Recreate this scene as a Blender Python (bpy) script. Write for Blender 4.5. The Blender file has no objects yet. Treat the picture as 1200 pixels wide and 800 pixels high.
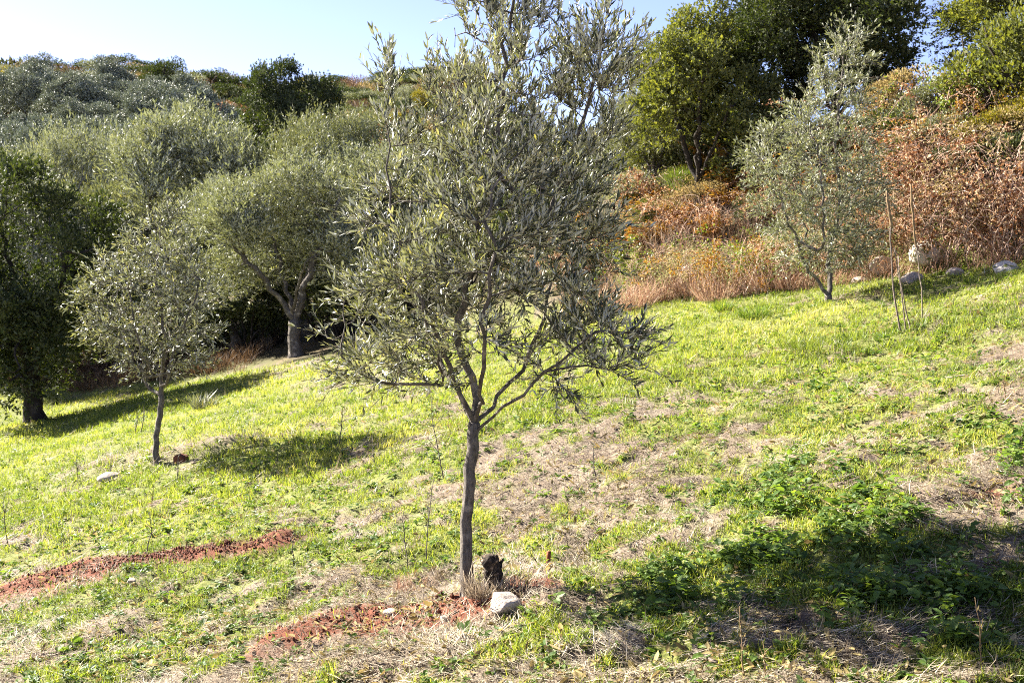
import bpy, math, time
import numpy as np
from mathutils import Matrix, Vector
T0 = time.time()
rs = np.random.RandomState(7)
R = math.radians
scene = bpy.context.scene
COL = scene.collection

# ------------------------------------------------------------------ camera
F = 1287.0                      # focal length in photo pixels (1200 wide)
PITCH = math.atan(90 / F)
CAMZ = 1.71
cp, sp = math.cos(PITCH), math.sin(PITCH)
FWD = np.array([0, cp, -sp]); UP = np.array([0, sp, cp]); RGT = np.array([1.0, 0, 0])
CAM = np.array([0, 0, CAMZ])

def ray(px, py):
    d = FWD + RGT * ((px - 600) / F) - UP * ((py - 400) / F)
    return d / np.linalg.norm(d)

def at_y(px, py, y):
    d = ray(px, py)
    return CAM + d * (y / d[1])

def project(P):
    q = P - CAM
    z = np.maximum(q @ FWD, 0.3)
    return 600 + F * (q @ RGT) / z, 400 - F * (q @ UP) / z

# ------------------------------------------------------------------ noise
def _h(ix, iy, s):
    n = (ix.astype(np.int64) * 374761393 + iy.astype(np.int64) * 668265263 + s * 974634211) & 0xffffffff
    n = ((n ^ (n >> 13)) * 1274126177) & 0xffffffff
    n = n ^ (n >> 16)
    return (n & 0xffff) / 65535.0

def vnoise(x, y, s=0):
    x = np.asarray(x, float); y = np.asarray(y, float)
    ix = np.floor(x); iy = np.floor(y)
    fx = x - ix; fy = y - iy
    fx = fx * fx * (3 - 2 * fx); fy = fy * fy * (3 - 2 * fy)
    a = _h(ix, iy, s); b = _h(ix + 1, iy, s); c = _h(ix, iy + 1, s); d = _h(ix + 1, iy + 1, s)
    return (a * (1 - fx) + b * fx) * (1 - fy) + (c * (1 - fx) + d * fx) * fy

def fbm(x, y, s=0, o=3):
    t = 0; a = 0.5; n = 0
    for k in range(o):
        t = t + a * vnoise(x * 2 ** k + 17.3 * k, y * 2 ** k - 9.1 * k, s + k); n += a; a *= 0.55
    return t / n

def sstep(a, b, x):
    t = np.clip((x - a) / (b - a), 0, 1)
    return t * t * (3 - 2 * t)

# ------------------------------------------------------------------ terrain
EX = np.array([-60, -40, -24, -13, -8, -3.9, 1.7, 4.0, 5.8, 8.0, 12.0, 22.0, 60])
EY = np.array([40, 37, 33, 29, 25.5, 22, 18.0, 15.4, 13.2, 11.2, 8.6, 4, -10])
def edge_y(x):
    return np.interp(x, EX, EY)

MOUNDS = []          # (x0,y0,x1,y1,width,height)
def seg_dist(x, y, m):
    x0, y0, x1, y1 = m[:4]
    dx, dy = x1 - x0, y1 - y0
    l2 = dx * dx + dy * dy + 1e-9
    t = np.clip(((x - x0) * dx + (y - y0) * dy) / l2, 0, 1)
    return np.hypot(x - x0 - t * dx, y - y0 - t * dy)

def terrain(x, y, fine=True):
    x = np.asarray(x, float); y = np.asarray(y, float)
    e = edge_y(x)
    s = (y - e) * 0.85
    far = np.exp(-np.maximum(s, 0) / 26.0)
    xc = np.where(x < -11, -11 + (x + 11) * 0.10, x)
    xc = np.where(xc > 9, 9 + (xc - 9) * 0.3, xc)
    z = 0.23 * xc * far + 0.03 * y
    w = sstep(-4.0, 3.5, x)                      # 0 = left hillside, 1 = right bank
    sp_ = np.maximum(s, 0)
    hl = 0.305 * np.maximum(np.sqrt((np.maximum(s - 5, 0)) ** 2 + 4) - 2, 0)
    hl = np.where(s > 66, 0.305 * 59.1 - 0.06 * np.maximum(s - 66, 0), hl)
    hr = 2.8 * (1 - np.exp(-sp_ / 3.2)) + 0.10 * np.maximum(s - 14, 0)
    hr = np.where(s > 70, 2.8 + 0.10 * 56 - 0.06 * (s - 70), hr)
    pc = 600 + 1287 * x / np.maximum(y, 5)
    hl = hl * np.interp(pc, [-60, 60, 190, 250, 300, 420, 600], [1.09, 1.07, 1.0, .95, .865, .86, .88])
    h = hl * (1 - w) + hr * w
    z = z + h * sstep(-0.2, 1.0, s)
    z = z + (fbm(x * 0.11, y * 0.11, 3, 3) - 0.5) * 2.2 * sstep(2, 30, s)
    z = z + (fbm(x * 0.45, y * 0.45, 11, 2) - 0.5) * 0.22
    if fine:
        for m in MOUNDS:
            d = seg_dist(x, y, m)
            z = z + m[5] * np.exp(-(d / m[4]) ** 2) * (0.55 + 0.9 * fbm(x * 4.5, y * 4.5, 23, 2))
        near = np.exp(-np.maximum(np.hypot(x, y - 5) - 4, 0) / 8.0)
        z = z + near * ((fbm(x * 2.3, y * 2.3, 5, 3) - 0.5) * 0.13 + (fbm(x * 8, y * 8, 8, 3) - 0.5) * 0.07)
    return z

def ground_at(px, py, tmax=140):
    d = ray(px, py)
    t = np.concatenate([np.arange(1.5, 40, 0.01), np.arange(40, tmax, 0.1)])
    P = CAM + d * t[:, None]
    k = np.argmax(P[:, 2] < terrain(P[:, 0], P[:, 1]))
    p = P[k]
    return np.array([p[0], p[1], float(terrain(p[0], p[1]))])

def px_at(px, y):            # x position seen at photo column px at distance y
    return (px - 600) / F * y

def z_top(py, y):            # height that shows at photo row py at distance y
    return at_y(600, py, y)[2]

_a = ground_at(15, 683); _b = ground_at(120, 668); _c = ground_at(215, 652); _d = ground_at(325, 636)
_e = ground_at(345, 742); _f = ground_at(592, 704); _g = ground_at(110, 553); _h2 = ground_at(260, 528)
_i = ground_at(1095, 590); _j = ground_at(1195, 585)
SOIL = [(_a[0], _a[1], _b[0], _b[1], .30, .02), (_b[0], _b[1], _c[0], _c[1], .15, .02), (_c[0], _c[1], _d[0], _d[1], .18, .025),
        (_e[0], _e[1], _f[0], _f[1], .28, .06)]
MOUNDS = SOIL + [(_g[0], _g[1], _h2[0], _h2[1], .5, .16), (_i[0], _i[1], _j[0], _j[1], .25, .05)]

# ------------------------------------------------------------------ mesh helpers
def make_mesh(name, V, tris=None, quads=None, mats=(), rnd=None, smooth=False, attrs=None, mi=None):
    V = np.ascontiguousarray(V, np.float32).reshape(-1, 3)
    nt = 0 if tris is None else len(tris); nq = 0 if quads is None else len(quads)
    me = bpy.data.meshes.new(name)
    me.vertices.add(len(V)); me.vertices.foreach_set('co', V.ravel())
    loops = []
    if nt: loops.append(np.asarray(tris, np.int32).ravel())
    if nq: loops.append(np.asarray(quads, np.int32).ravel())
    L = np.concatenate(loops)
    me.loops.add(len(L)); me.loops.foreach_set('vertex_index', L)
    st = np.concatenate([np.arange(nt) * 3, nt * 3 + np.arange(nq) * 4]).astype(np.int32)
    me.polygons.add(nt + nq); me.polygons.foreach_set('loop_start', st)
    for m in mats: me.materials.append(m)
    if smooth:
        me.polygons.foreach_set('use_smooth', np.ones(nt + nq, bool))
    else:
        me.polygons.foreach_set('use_smooth', np.zeros(nt + nq, bool))
    if rnd is not None:
        a = me.attributes.new('rnd', 'FLOAT', 'FACE'); a.data.foreach_set('value', np.asarray(rnd, np.float32))
    for k, v in (attrs or {}).items():
        a = me.attributes.new(k, 'FLOAT', 'POINT'); a.data.foreach_set('value', np.asarray(v, np.float32))
    if mi is not None: me.polygons.foreach_set('material_index', np.asarray(mi, np.int32))
    me.update(calc_edges=True)
    return me

def link(name, data, parent=None, loc=None):
    o = bpy.data.objects.new(name, data); COL.objects.link(o)
    if parent is not None: o.parent = parent
    if loc is not None: o.location = loc
    return o

def tag(o, label=None, cat=None, group=None, kind=None):
    if label: o['label'] = label
    if cat: o['category'] = cat
    if group: o['group'] = group
    if kind: o['kind'] = kind
    return o

def unit(v):
    v = np.asarray(v, float)
    return v / np.maximum(np.linalg.norm(v, axis=-1, keepdims=True), 1e-9)

class Tubes:
    def __init__(s): s.V = []; s.Q = []; s.T = []; s.n = 0
    def add(s, P, r, sides=6, rough=0.0, cap=True):
        P = np.asarray(P, float); n = len(P)
        r = np.broadcast_to(np.asarray(r, float), (n,))
        t = np.gradient(P, axis=0) if n > 2 else np.repeat((P[-1:] - P[:1]), n, 0)
        t = unit(t)
        ref = np.array([0.31, 0.95, 0.05]) if abs(t[0][2]) > 0.8 else np.array([0.05, 0.1, 1.0])
        u = unit(np.cross(t, ref)); v = np.cross(t, u)
        a = np.arange(sides) * 2 * math.pi / sides
        rr = r[:, None] * (1 + (rs.rand(n, sides) - .5) * 2 * rough)
        ring = P[:, None, :] + rr[:, :, None] * (np.cos(a)[None, :, None] * u[:, None, :] + np.sin(a)[None, :, None] * v[:, None, :])
        b = s.n
        s.V.append(ring.reshape(-1, 3))
        i = np.arange(n - 1)[:, None] * sides; j = np.arange(sides)[None, :]; j2 = (j + 1) % sides
        s.Q.append((b + np.stack([i + j, i + j2, i + sides + j2, i + sides + j], -1)).reshape(-1, 4))
        s.n += n * sides
        if cap:
            s.V.append((P[-1] + t[-1] * r[-1] * .4)[None]); top = s.n; s.n += 1
            k = b + (n - 1) * sides + np.arange(sides)
            s.T.append(np.stack([k, b + (n - 1) * sides + (np.arange(sides) + 1) % sides, np.full(sides, top)], -1))
    def mesh(s, name, mats, smooth=True):
        return make_mesh(name, np.concatenate(s.V), np.concatenate(s.T) if s.T else None, np.concatenate(s.Q), mats, smooth=smooth)

def leaf_arrays(P, D, N, L, W, curl, kind='olive'):
    """leaves: base points, directions, rough normals, lengths, widths -> verts, tris, tris per leaf"""
    D = unit(D); S = unit(np.cross(D, N)); N = np.cross(S, D)
    L = L[:, None]; W = W[:, None]; c = np.asarray(curl)[:, None]
    def pt(t, w, up=0.0):
        return P + D * (L * t) - N * (c * L * t * t) + S * (W * w) + N * (W * up)
    n = len(P)
    if kind == 'far':           # folded diamond
        V = np.stack([pt(0, 0), pt(.45, .5, .12), pt(.45, -.5, .12), pt(1, 0)], 1)
        T = np.array([[0, 1, 3], [0, 3, 2]])
    elif kind == 'oval':
        V = np.stack([pt(0, 0), pt(.25, .42, .1), pt(.25, -.42, .1), pt(.7, .42, .1), pt(.7, -.42, .1), pt(1, 0), pt(.5, 0)], 1)
        T = np.array([[0, 1, 6], [1, 3, 6], [3, 5, 6], [0, 6, 2], [2, 6, 4], [4, 6, 5]])
    else:
        V = np.stack([pt(0, 0), pt(.33, .5, .14), pt(.33, -.5, .14), pt(.72, .36, .1), pt(.72, -.36, .1), pt(1, 0), pt(.5, 0)], 1)
        T = np.array([[0, 1, 6], [1, 3, 6], [3, 5, 6], [0, 6, 2], [2, 6, 4], [4, 6, 5]])
    k = V.shape[1]
    tris = (np.arange(n)[:, None, None] * k + T[None]).reshape(-1, 3)
    return V.reshape(-1, 3), tris, len(T)

def blade_arrays(P, D, L, W, bend, far=False, az=None):
    """grass blades: base, lean vector (unit, mostly up), length, width, droop"""
    n = len(P)
    if az is None: az = rs.rand(n) * 2 * math.pi
    S = np.stack([np.cos(az), np.sin(az), np.zeros(n)], 1)
    B = np.stack([-np.sin(az), np.cos(az), np.zeros(n)], 1)
    L = L[:, None]; W = W[:, None]; b = bend[:, None]
    if far:
        V = np.stack([P - S * W * .5, P + S * W * .5, P + D * L + B * (b * L)], 1)
        T = np.array([[0, 1, 2]])
    else:
        m = P + D * (L * .55) + B * (b * L * .25)
        V = np.stack([P - S * W * .5, P + S * W * .5, m + S * W * .42, m - S * W * .42, P + D * L * .97 + B * (b * L)], 1)
        T = np.array([[0, 1, 2], [0, 2, 3], [3, 2, 4]])
    tris = (np.arange(n)[:, None, None] * V.shape[1] + T[None]).reshape(-1, 3)
    return V.reshape(-1, 3), tris, len(T)

def cat(parts):
    """join (V, tris, rnd) chunks"""
    n = 0; VV = []; TT = []; RR = []
    for V, T, r in parts:
        VV.append(V); TT.append(T + n); RR.append(r); n += len(V)
    return np.concatenate(VV), np.concatenate(TT), np.concatenate(RR)

# ------------------------------------------------------------------ materials
def new_mat(name):
    m = bpy.data.materials.new(name); m.use_nodes = True
    nt = m.node_tree; nt.nodes.clear()
    out = nt.nodes.new('ShaderNodeOutputMaterial')
    return m, nt, out

def ramp(nt, fac, stops):
    r = nt.nodes.new('ShaderNodeValToRGB'); e = r.color_ramp.elements
    while len(e) > 1: e.remove(e[-1])
    e[0].position = stops[0][0]; e[0].color = (*stops[0][1], 1)
    for p, c in stops[1:]:
        x = e.new(p); x.color = (*c, 1)
    nt.links.new(fac, r.inputs['Fac'])
    return r.outputs['Color']

def mixc(nt, fac, a, b):
    m = nt.nodes.new('ShaderNodeMix'); m.data_type = 'RGBA'
    for sock, v in ((m.inputs[0], fac), (m.inputs[6], a), (m.inputs[7], b)):
        if isinstance(v, bpy.types.NodeSocket): nt.links.new(v, sock)
        elif isinstance(v, (tuple, list)): sock.default_value = (*v, 1)
        else: sock.default_value = v
    return m.outputs[2]

def leaf_mat(name, stops, under=None, trans=0.35, transmul=(1.3, 1.5, .6), rough=.45, spec=.4):
    m, nt, out = new_mat(name)
    at = nt.nodes.new('ShaderNodeAttribute'); at.attribute_name = 'rnd'
    c = ramp(nt, at.outputs['Fac'], stops)
    tc = c
    if under:
        g = nt.nodes.new('ShaderNodeNewGeometry')
        c = mixc(nt, g.outputs['Backfacing'], c, under)
    p = nt.nodes.new('ShaderNodeBsdfPrincipled')
    nt.links.new(c, p.inputs['Base Color'])
    p.inputs['Roughness'].default_value = rough; p.inputs['Specular IOR Level'].default_value = spec
    t = nt.nodes.new('ShaderNodeBsdfTranslucent')
    mul = nt.nodes.new('ShaderNodeMix'); mul.data_type = 'RGBA'; mul.blend_type = 'MULTIPLY'; mul.inputs[0].default_value = 1
    mul.clamp_result = False
    nt.links.new(tc, mul.inputs[6]); mul.inputs[7].default_value = (*transmul, 1)
    nt.links.new(mul.outputs[2], t.inputs['Color'])
    ms = nt.nodes.new('ShaderNodeMixShader'); ms.inputs[0].default_value = trans
    nt.links.new(p.outputs[0], ms.inputs[1]); nt.links.new(t.outputs[0], ms.inputs[2])
    nt.links.new(ms.outputs[0], out.inputs['Surface'])
    return m

def bark_mat(name, a, b, scale=18, bump=.6):
    m, nt, out = new_mat(name)
    tc = nt.nodes.new('ShaderNodeTexCoord')
    mp = nt.nodes.new('ShaderNodeMapping'); mp.inputs['Scale'].default_value = (1, 1, .22)
    nt.links.new(tc.outputs['Object'], mp.inputs['Vector'])
    n1 = nt.nodes.new('ShaderNodeTexNoise'); n1.inputs['Scale'].default_value = scale * 3; n1.inputs['Detail'].default_value = 8; n1.inputs['Roughness'].default_value = .7
    n2 = nt.nodes.new('ShaderNodeTexNoise'); n2.inputs['Scale'].default_value = scale * .5; n2.inputs['Detail'].default_value = 3
    nt.links.new(mp.outputs[0], n1.inputs['Vector']); nt.links.new(tc.outputs['Object'], n2.inputs['Vector'])
    c = ramp(nt, n1.outputs['Fac'], [(.32, a), (.62, b)])
    c2 = mixc(nt, ramp(nt, n2.outputs['Fac'], [(.55, (0, 0, 0)), (.7, (1, 1, 1))]), c, tuple(min(1, v * 1.7 + .02) for v in b))
    p = nt.nodes.new('ShaderNodeBsdfPrincipled'); p.inputs['Roughness'].default_value = .9; p.inputs['Specular IOR Level'].default_value = .2
    nt.links.new(c2, p.inputs['Base Color'])
    bm = nt.nodes.new('ShaderNodeBump'); bm.inputs['Strength'].default_value = min(1, bump * 1.6); bm.inputs['Distance'].default_value = .025
    nt.links.new(n1.outputs['Fac'], bm.inputs['Height']); nt.links.new(bm.outputs[0], p.inputs['Normal'])
    nt.links.new(p.outputs[0], out.inputs['Surface'])
    return m

def simple_mat(name, stops, scale=12, rough=.85, bump=.4, dist=.01, moss=None):
    m, nt, out = new_mat(name)
    tc = nt.nodes.new('ShaderNodeTexCoord')
    n1 = nt.nodes.new('ShaderNodeTexNoise'); n1.inputs['Scale'].default_value = scale; n1.inputs['Detail'].default_value = 8; n1.inputs['Roughness'].default_value = .65
    nt.links.new(tc.outputs['Object'], n1.inputs['Vector'])
    c = ramp(nt, n1.outputs['Fac'], stops)
    if moss:
        n2 = nt.nodes.new('ShaderNodeTexNoise'); n2.inputs['Scale'].default_value = scale * .35; n2.inputs['Detail'].default_value = 5
        nt.links.new(tc.outputs['Object'], n2.inputs['Vector'])
        c = mixc(nt, ramp(nt, n2.outputs['Fac'], [(.52, (0, 0, 0)), (.62, (1, 1, 1))]), c, moss)
    p = nt.nodes.new('ShaderNodeBsdfPrincipled'); p.inputs['Roughness'].default_value = rough; p.inputs['Specular IOR Level'].default_value = .25
    nt.links.new(c, p.inputs['Base Color'])
    bm = nt.nodes.new('ShaderNodeBump'); bm.inputs['Strength'].default_value = bump; bm.inputs['Distance'].default_value = dist
    nt.links.new(n1.outputs['Fac'], bm.inputs['Height']); nt.links.new(bm.outputs[0], p.inputs['Normal'])
    nt.links.new(p.outputs[0], out.inputs['Surface'])
    return m

M = {}
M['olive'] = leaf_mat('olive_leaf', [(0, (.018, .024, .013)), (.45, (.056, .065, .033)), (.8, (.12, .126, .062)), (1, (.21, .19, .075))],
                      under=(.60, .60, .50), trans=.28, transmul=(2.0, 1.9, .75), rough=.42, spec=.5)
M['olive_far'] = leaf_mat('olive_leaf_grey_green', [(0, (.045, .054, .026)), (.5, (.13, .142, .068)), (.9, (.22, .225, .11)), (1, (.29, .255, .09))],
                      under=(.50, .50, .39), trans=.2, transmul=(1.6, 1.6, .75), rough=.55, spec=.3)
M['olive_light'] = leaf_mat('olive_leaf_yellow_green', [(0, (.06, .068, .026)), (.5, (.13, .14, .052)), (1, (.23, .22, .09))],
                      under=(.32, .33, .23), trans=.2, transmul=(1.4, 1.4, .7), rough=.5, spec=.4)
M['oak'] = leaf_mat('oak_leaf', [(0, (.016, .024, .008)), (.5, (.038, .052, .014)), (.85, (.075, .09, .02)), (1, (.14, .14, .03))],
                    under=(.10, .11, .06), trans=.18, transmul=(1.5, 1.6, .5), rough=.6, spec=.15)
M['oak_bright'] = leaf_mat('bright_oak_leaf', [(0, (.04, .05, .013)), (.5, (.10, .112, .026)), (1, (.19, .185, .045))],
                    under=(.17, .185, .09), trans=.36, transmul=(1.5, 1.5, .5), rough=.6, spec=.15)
M['yellow'] = leaf_mat('yellow_leaf', [(0, (.09, .09, .014)), (.5, (.17, .15, .022)), (1, (.28, .20, .03))], trans=.35, transmul=(1.3, 1.3, .5))
M['rust'] = leaf_mat('withered_leaf', [(0, (.06, .025, .014)), (.3, (.18, .075, .033)), (.6, (.35, .17, .08)), (.82, (.47, .30, .17)), (1, (.60, .49, .35))], trans=.27, transmul=(1.2, 1.1, .9), rough=.7, spec=.2)
M['fern'] = leaf_mat('bracken_leaf', [(0, (.16, .065, .016)), (.5, (.30, .145, .026)), (1, (.36, .27, .05))], trans=.35, transmul=(1.2, 1.1, .7), rough=.7, spec=.2)
M['broom'] = leaf_mat('broom_green', [(0, (.08, .12, .02)), (1, (.20, .22, .04))], trans=.35, transmul=(1.3, 1.4, .6))
M['tan'] = leaf_mat('dry_brush', [(0, (.10, .075, .028)), (.4, (.25, .20, .075)), (.75, (.40, .31, .14)), (1, (.56, .48, .32))], trans=.33, transmul=(1.1, 1, .9), rough=.8, spec=.15)
M['grass'] = leaf_mat('grass_blade', [(0, (.07, .105, .02)), (.4, (.155, .205, .032)), (.72, (.27, .30, .055)), (.9, (.40, .38, .12)), (1, (.52, .46, .24))], trans=.47, transmul=(1.42, 1.36, .68), rough=.5, spec=.3)
M['weed'] = leaf_mat('weed_leaf', [(0, (.04, .08, .018)), (.5, (.09, .15, .028)), (.9, (.17, .23, .045)), (1, (.30, .29, .08))], trans=.45, transmul=(1.6, 1.5, .6), rough=.5, spec=.22)
M['straw'] = leaf_mat('dry_straw', [(0, (.06, .046, .032)), (.35, (.19, .152, .108)), (.75, (.37, .31, .225)), (1, (.58, .52, .40))], trans=.2, transmul=(1.1, 1, .9), rough=.7, spec=.25)
M['bank_grass'] = leaf_mat('dry_bank_grass', [(0, (.16, .08, .055)), (.35, (.36, .21, .14)), (.7, (.54, .38, .27)), (1, (.66, .54, .38))], trans=.25, transmul=(1.1, 1, .9), rough=.75, spec=.2)
M['bark'] = bark_mat('grey_bark', (.035, .029, .024), (.19, .165, .14))
M['bark_dark'] = bark_mat('dark_bark', (.015, .012, .010), (.05, .04, .032), 9)
M['cane'] = bark_mat('dead_cane', (.18, .10, .07), (.46, .33, .25), 30, .2)
M['stalk'] = bark_mat('weed_stalk_skin', (.09, .055, .028), (.24, .165, .09), 40, .1)
M['greystick'] = bark_mat('weathered_stick', (.09, .065, .05), (.22, .175, .14), 30, .4)
M['stone'] = simple_mat('pale_stone', [(.3, (.22, .17, .13)), (.5, (.42, .35, .29)), (.75, (.54, .47, .40))], 9, .9, .6, .02)
M['stone_moss'] = simple_mat('mossy_pale_stone', [(.3, (.30, .26, .2)), (.6, (.55, .50, .43)), (.8, (.62, .58, .52))], 7, .9, .6, .02, moss=(.12, .13, .03))
M['char'] = simple_mat('blackened_wood', [(.35, (.006, .005, .004)), (.5, (.03, .021, .014)), (.6, (.11, .075, .05)), (.68, (.40, .34, .27))], 38, .85, 1.0, .02)
M['rustwood'] = simple_mat('red_brown_wood', [(.3, (.12, .035, .015)), (.7, (.27, .085, .035))], 40, .8, .5, .005)
M['orchard'] = leaf_mat('orchard_olive_leaf', [(0, (.025, .034, .018)), (.5, (.085, .10, .055)), (.9, (.17, .185, .105)), (1, (.23, .22, .10))], under=(.38, .40, .32), trans=.08, transmul=(1.4, 1.4, .8), rough=.5, spec=.35)
M['brown'] = leaf_mat('brown_scrub_leaf', [(0, (.05, .03, .018)), (.5, (.13, .08, .045)), (1, (.24, .16, .09))], trans=.25, transmul=(1.2, 1.1, .9), rough=.7, spec=.2)
M['scrub'] = leaf_mat('hillside_scrub_leaf', [(0, (.025, .032, .013)), (.4, (.07, .078, .03)), (.65, (.12, .11, .05)), (.85, (.17, .12, .06)), (1, (.20, .11, .05))], trans=.2, transmul=(1.3, 1.3, .7), rough=.7, spec=.2)
M['clod'] = simple_mat('red_soil_clod', [(.3, (.075, .026, .014)), (.7, (.18, .064, .034))], 30, .95, .8, .01)
# ------------------------------------------------------------------ trees
class Skel:
    """a branching skeleton grown towards attraction points"""
    def __init__(s): s.P = []; s.par = []; s.limb = []
    def add(s, p, par, limb):
        s.P.append(np.asarray(p, float)); s.par.append(par); s.limb.append(limb); return len(s.P) - 1
    def path(s, pts, par, limb, step=.08, wob=.012):
        pts = [np.asarray(p, float) for p in pts]
        start = par
        prev = s.P[par] if par >= 0 else pts[0]
        if par < 0: par = s.add(pts[0], -1, limb); pts = pts[1:]
        ctrl = [prev] + pts
        ids = []
        for i in range(len(ctrl) - 1):
            a, b = ctrl[i], ctrl[i + 1]
            pa = ctrl[i - 1] if i > 0 else a - (b - a); pb = ctrl[i + 2] if i + 2 < len(ctrl) else b + (b - a)
            n = max(1, int(np.linalg.norm(b - a) / step))
            for k in range(1, n + 1):
                t = k / n
                q = .5 * (2 * a + (b - pa) * t + (2 * pa - 5 * a + 4 * b - pb) * t * t + (3 * a - pa - 3 * b + pb) * t ** 3)
                par = s.add(q + rs.randn(3) * wob, par, limb); ids.append(par)
        return ids
    def grow(s, A, step, infl, kill, iters, up=.15, jit=.12, minnode=0, maxn=6000):
        A = np.asarray(A, float)
        P = np.array(s.P); n0 = len(P)
        cand = np.arange(minnode, n0)
        bd = np.full(len(A), 1e9); bi = np.zeros(len(A), int)
        for c in range(0, len(A), 500):
            d = np.linalg.norm(A[c:c + 500, None] - P[None, cand], axis=2)
            bi[c:c + 500] = cand[d.argmin(1)]; bd[c:c + 500] = d.min(1)
        alive = bd > kill
        for it in range(iters):
            act = alive & (bd < infl)
            if not act.any() or len(s.P) > maxn: break
            u = unit(A[act] - np.array(s.P)[bi[act]])
            acc = np.zeros((len(s.P), 3)); np.add.at(acc, bi[act], u)
            src = np.unique(bi[act])
            dirs = unit(unit(acc[src]) + np.array([0, 0, up]) + rs.randn(len(src), 3) * jit)
            new = np.array(s.P)[src] + dirs * step
            ids = np.array([s.add(p, int(q), s.limb[q]) for p, q in zip(new, src)])
            w = np.where(alive)[0]
            d = np.linalg.norm(A[w][:, None] - new[None], axis=2)
            m = d.min(1); k = d.argmin(1); better = m < bd[w]
            bd[w[better]] = m[better]; bi[w[better]] = ids[k[better]]
            alive &= bd > kill
    def finish(s, tip=.0022, power=2.25, rmax=None, flare=0):
        s.P = np.array(s.P); s.par = np.array(s.par); s.limb = np.array(s.limb)
        n = len(s.P); r = np.zeros(n); s.kids = [[] for _ in range(n)]
        for i in range(n):
            if s.par[i] >= 0: s.kids[s.par[i]].append(i)
        for i in range(n - 1, -1, -1):
            r[i] = max(tip, (sum(r[k] ** power for k in s.kids[i])) ** (1 / power)) if s.kids[i] else tip
        if rmax: 
            f = rmax / r[0]; r = np.where(r > tip * 1.3, tip + (r - tip) * (rmax - tip) / (r[0] - tip), r)
        if flare: r = r * np.where(s.limb == 0, 1 + .55 * np.exp(-np.maximum(s.P[:, 2], 0) / flare), 1)
        s.r = r
    def tubes(s, minr=0.0, sides=8, rough=.05):
        """{limb id: Tubes}"""
        out = {}
        stack = [(0, -1)]
        while stack:
            i, p = stack.pop()
            path = [p, i] if p >= 0 else [i]
            limb = s.limb[i]
            while True:
                ks = sorted(s.kids[path[-1]], key=lambda k: -s.r[k])
                if not ks: break
                same = [k for k in ks if s.limb[k] == limb]
                nxt = same[0] if same else None
                for k in ks:
                    if k != nxt: stack.append((k, path[-1]))
                if nxt is None: break
                path.append(nxt)
            if len(path) < 2: continue
            rr = s.r[path].copy()
            if p >= 0: rr[0] = min(rr[0], rr[1] * 1.15)
            if rr.max() < minr: continue
            sd = 14 if rr.max() > .022 else (6 if rr.max() > .01 else 4)
            out.setdefault(limb, Tubes()).add(s.P[path], rr, sd, rough * 1.5 if rr.max() > .02 else .04)
        return out
    def dirs(s):
        p = s.par.copy(); p[p < 0] = 0
        return unit(s.P - s.P[p] + 1e-6)

def twig_leaves(base, dirs, length, pairs, ll, lw, droop=0.0, spread=.9, kind='olive', tubes=None, tw_r=.0012, uplift=.25, jitter=.22):
    """leafy shoots: every shoot carries opposite pairs of leaves. Returns (V, T, rnd)"""
    n = len(base)
    dirs = unit(dirs)
    ref = rs.randn(n, 3)
    u = unit(np.cross(dirs, ref)); v = np.cross(dirs, u)
    bow = rs.randn(n, 3) * .12 + np.array([0, 0, -droop])
    ts = (np.arange(pairs) + .6) / pairs
    P = base[:, None] + dirs[:, None] * (length[:, None] * ts)[..., None] + bow[:, None] * (length[:, None] * ts ** 2)[..., None]
    tang = unit(dirs[:, None] + 2 * bow[:, None] * ts[None, :, None])
    ang = (np.arange(pairs) % 2) * (math.pi / 2)
    ang = ang[None] + rs.rand(n, 1) * 6.28 + rs.randn(n, pairs) * .3
    side = np.cos(ang)[..., None] * u[:, None] + np.sin(ang)[..., None] * v[:, None]
    Ds, Ps = [], []
    for sgn in (1, -1):
        sp_ = spread * (1 - .45 * ts)[None, :, None]
        Ds.append(tang + side * sgn * sp_ + rs.randn(n, pairs, 3) * jitter + np.array([0, 0, uplift])); Ps.append(P)
    D = np.concatenate(Ds, 1).reshape(-1, 3); Pp = np.concatenate(Ps, 1).reshape(-1, 3)
    keep = rs.rand(len(D)) < .92
    D, Pp = D[keep], Pp[keep]
    m = len(D)
    N = np.cross(D, np.cross(np.array([0, 0, 1.0]) + rs.randn(m, 3) * .75, D))
    s = rs.uniform(.5, 1.25, m)
    V, T, k = leaf_arrays(Pp, D, N, ll * s, lw * s * rs.uniform(.8, 1.2, m), rs.uniform(-.05, .3, m), kind)
    if tubes is not None:
        for i in range(n):
            t = np.array([0, .5, 1.0])[:, None]
            tubes.add(base[i] + dirs[i] * length[i] * t + bow[i] * length[i] * t * t, [tw_r * 1.5, tw_r * 1.2, tw_r * .6], 3, 0, False)
    return V, T, np.repeat(np.clip(rs.beta(2, 2.2, m), 0, 1), k)

def shoots(sk, rthr, per, lo, hi, up, out, centre, minz=None):
    """choose where leafy shoots leave the thin wood"""
    thin = np.where(sk.r < rthr)[0]
    idx = np.repeat(thin, per)
    d = sk.dirs()[idx]
    o = sk.P[idx] - centre; o[:, 2] *= .4
    dirs = d * .7 + unit(o) * out + np.array([0, 0, up]) + rs.randn(len(idx), 3) * .45
    base = sk.P[idx] - d * (rs.rand(len(idx), 1) * .04)
    return base, unit(dirs), rs.uniform(lo, hi, len(idx))

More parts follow.
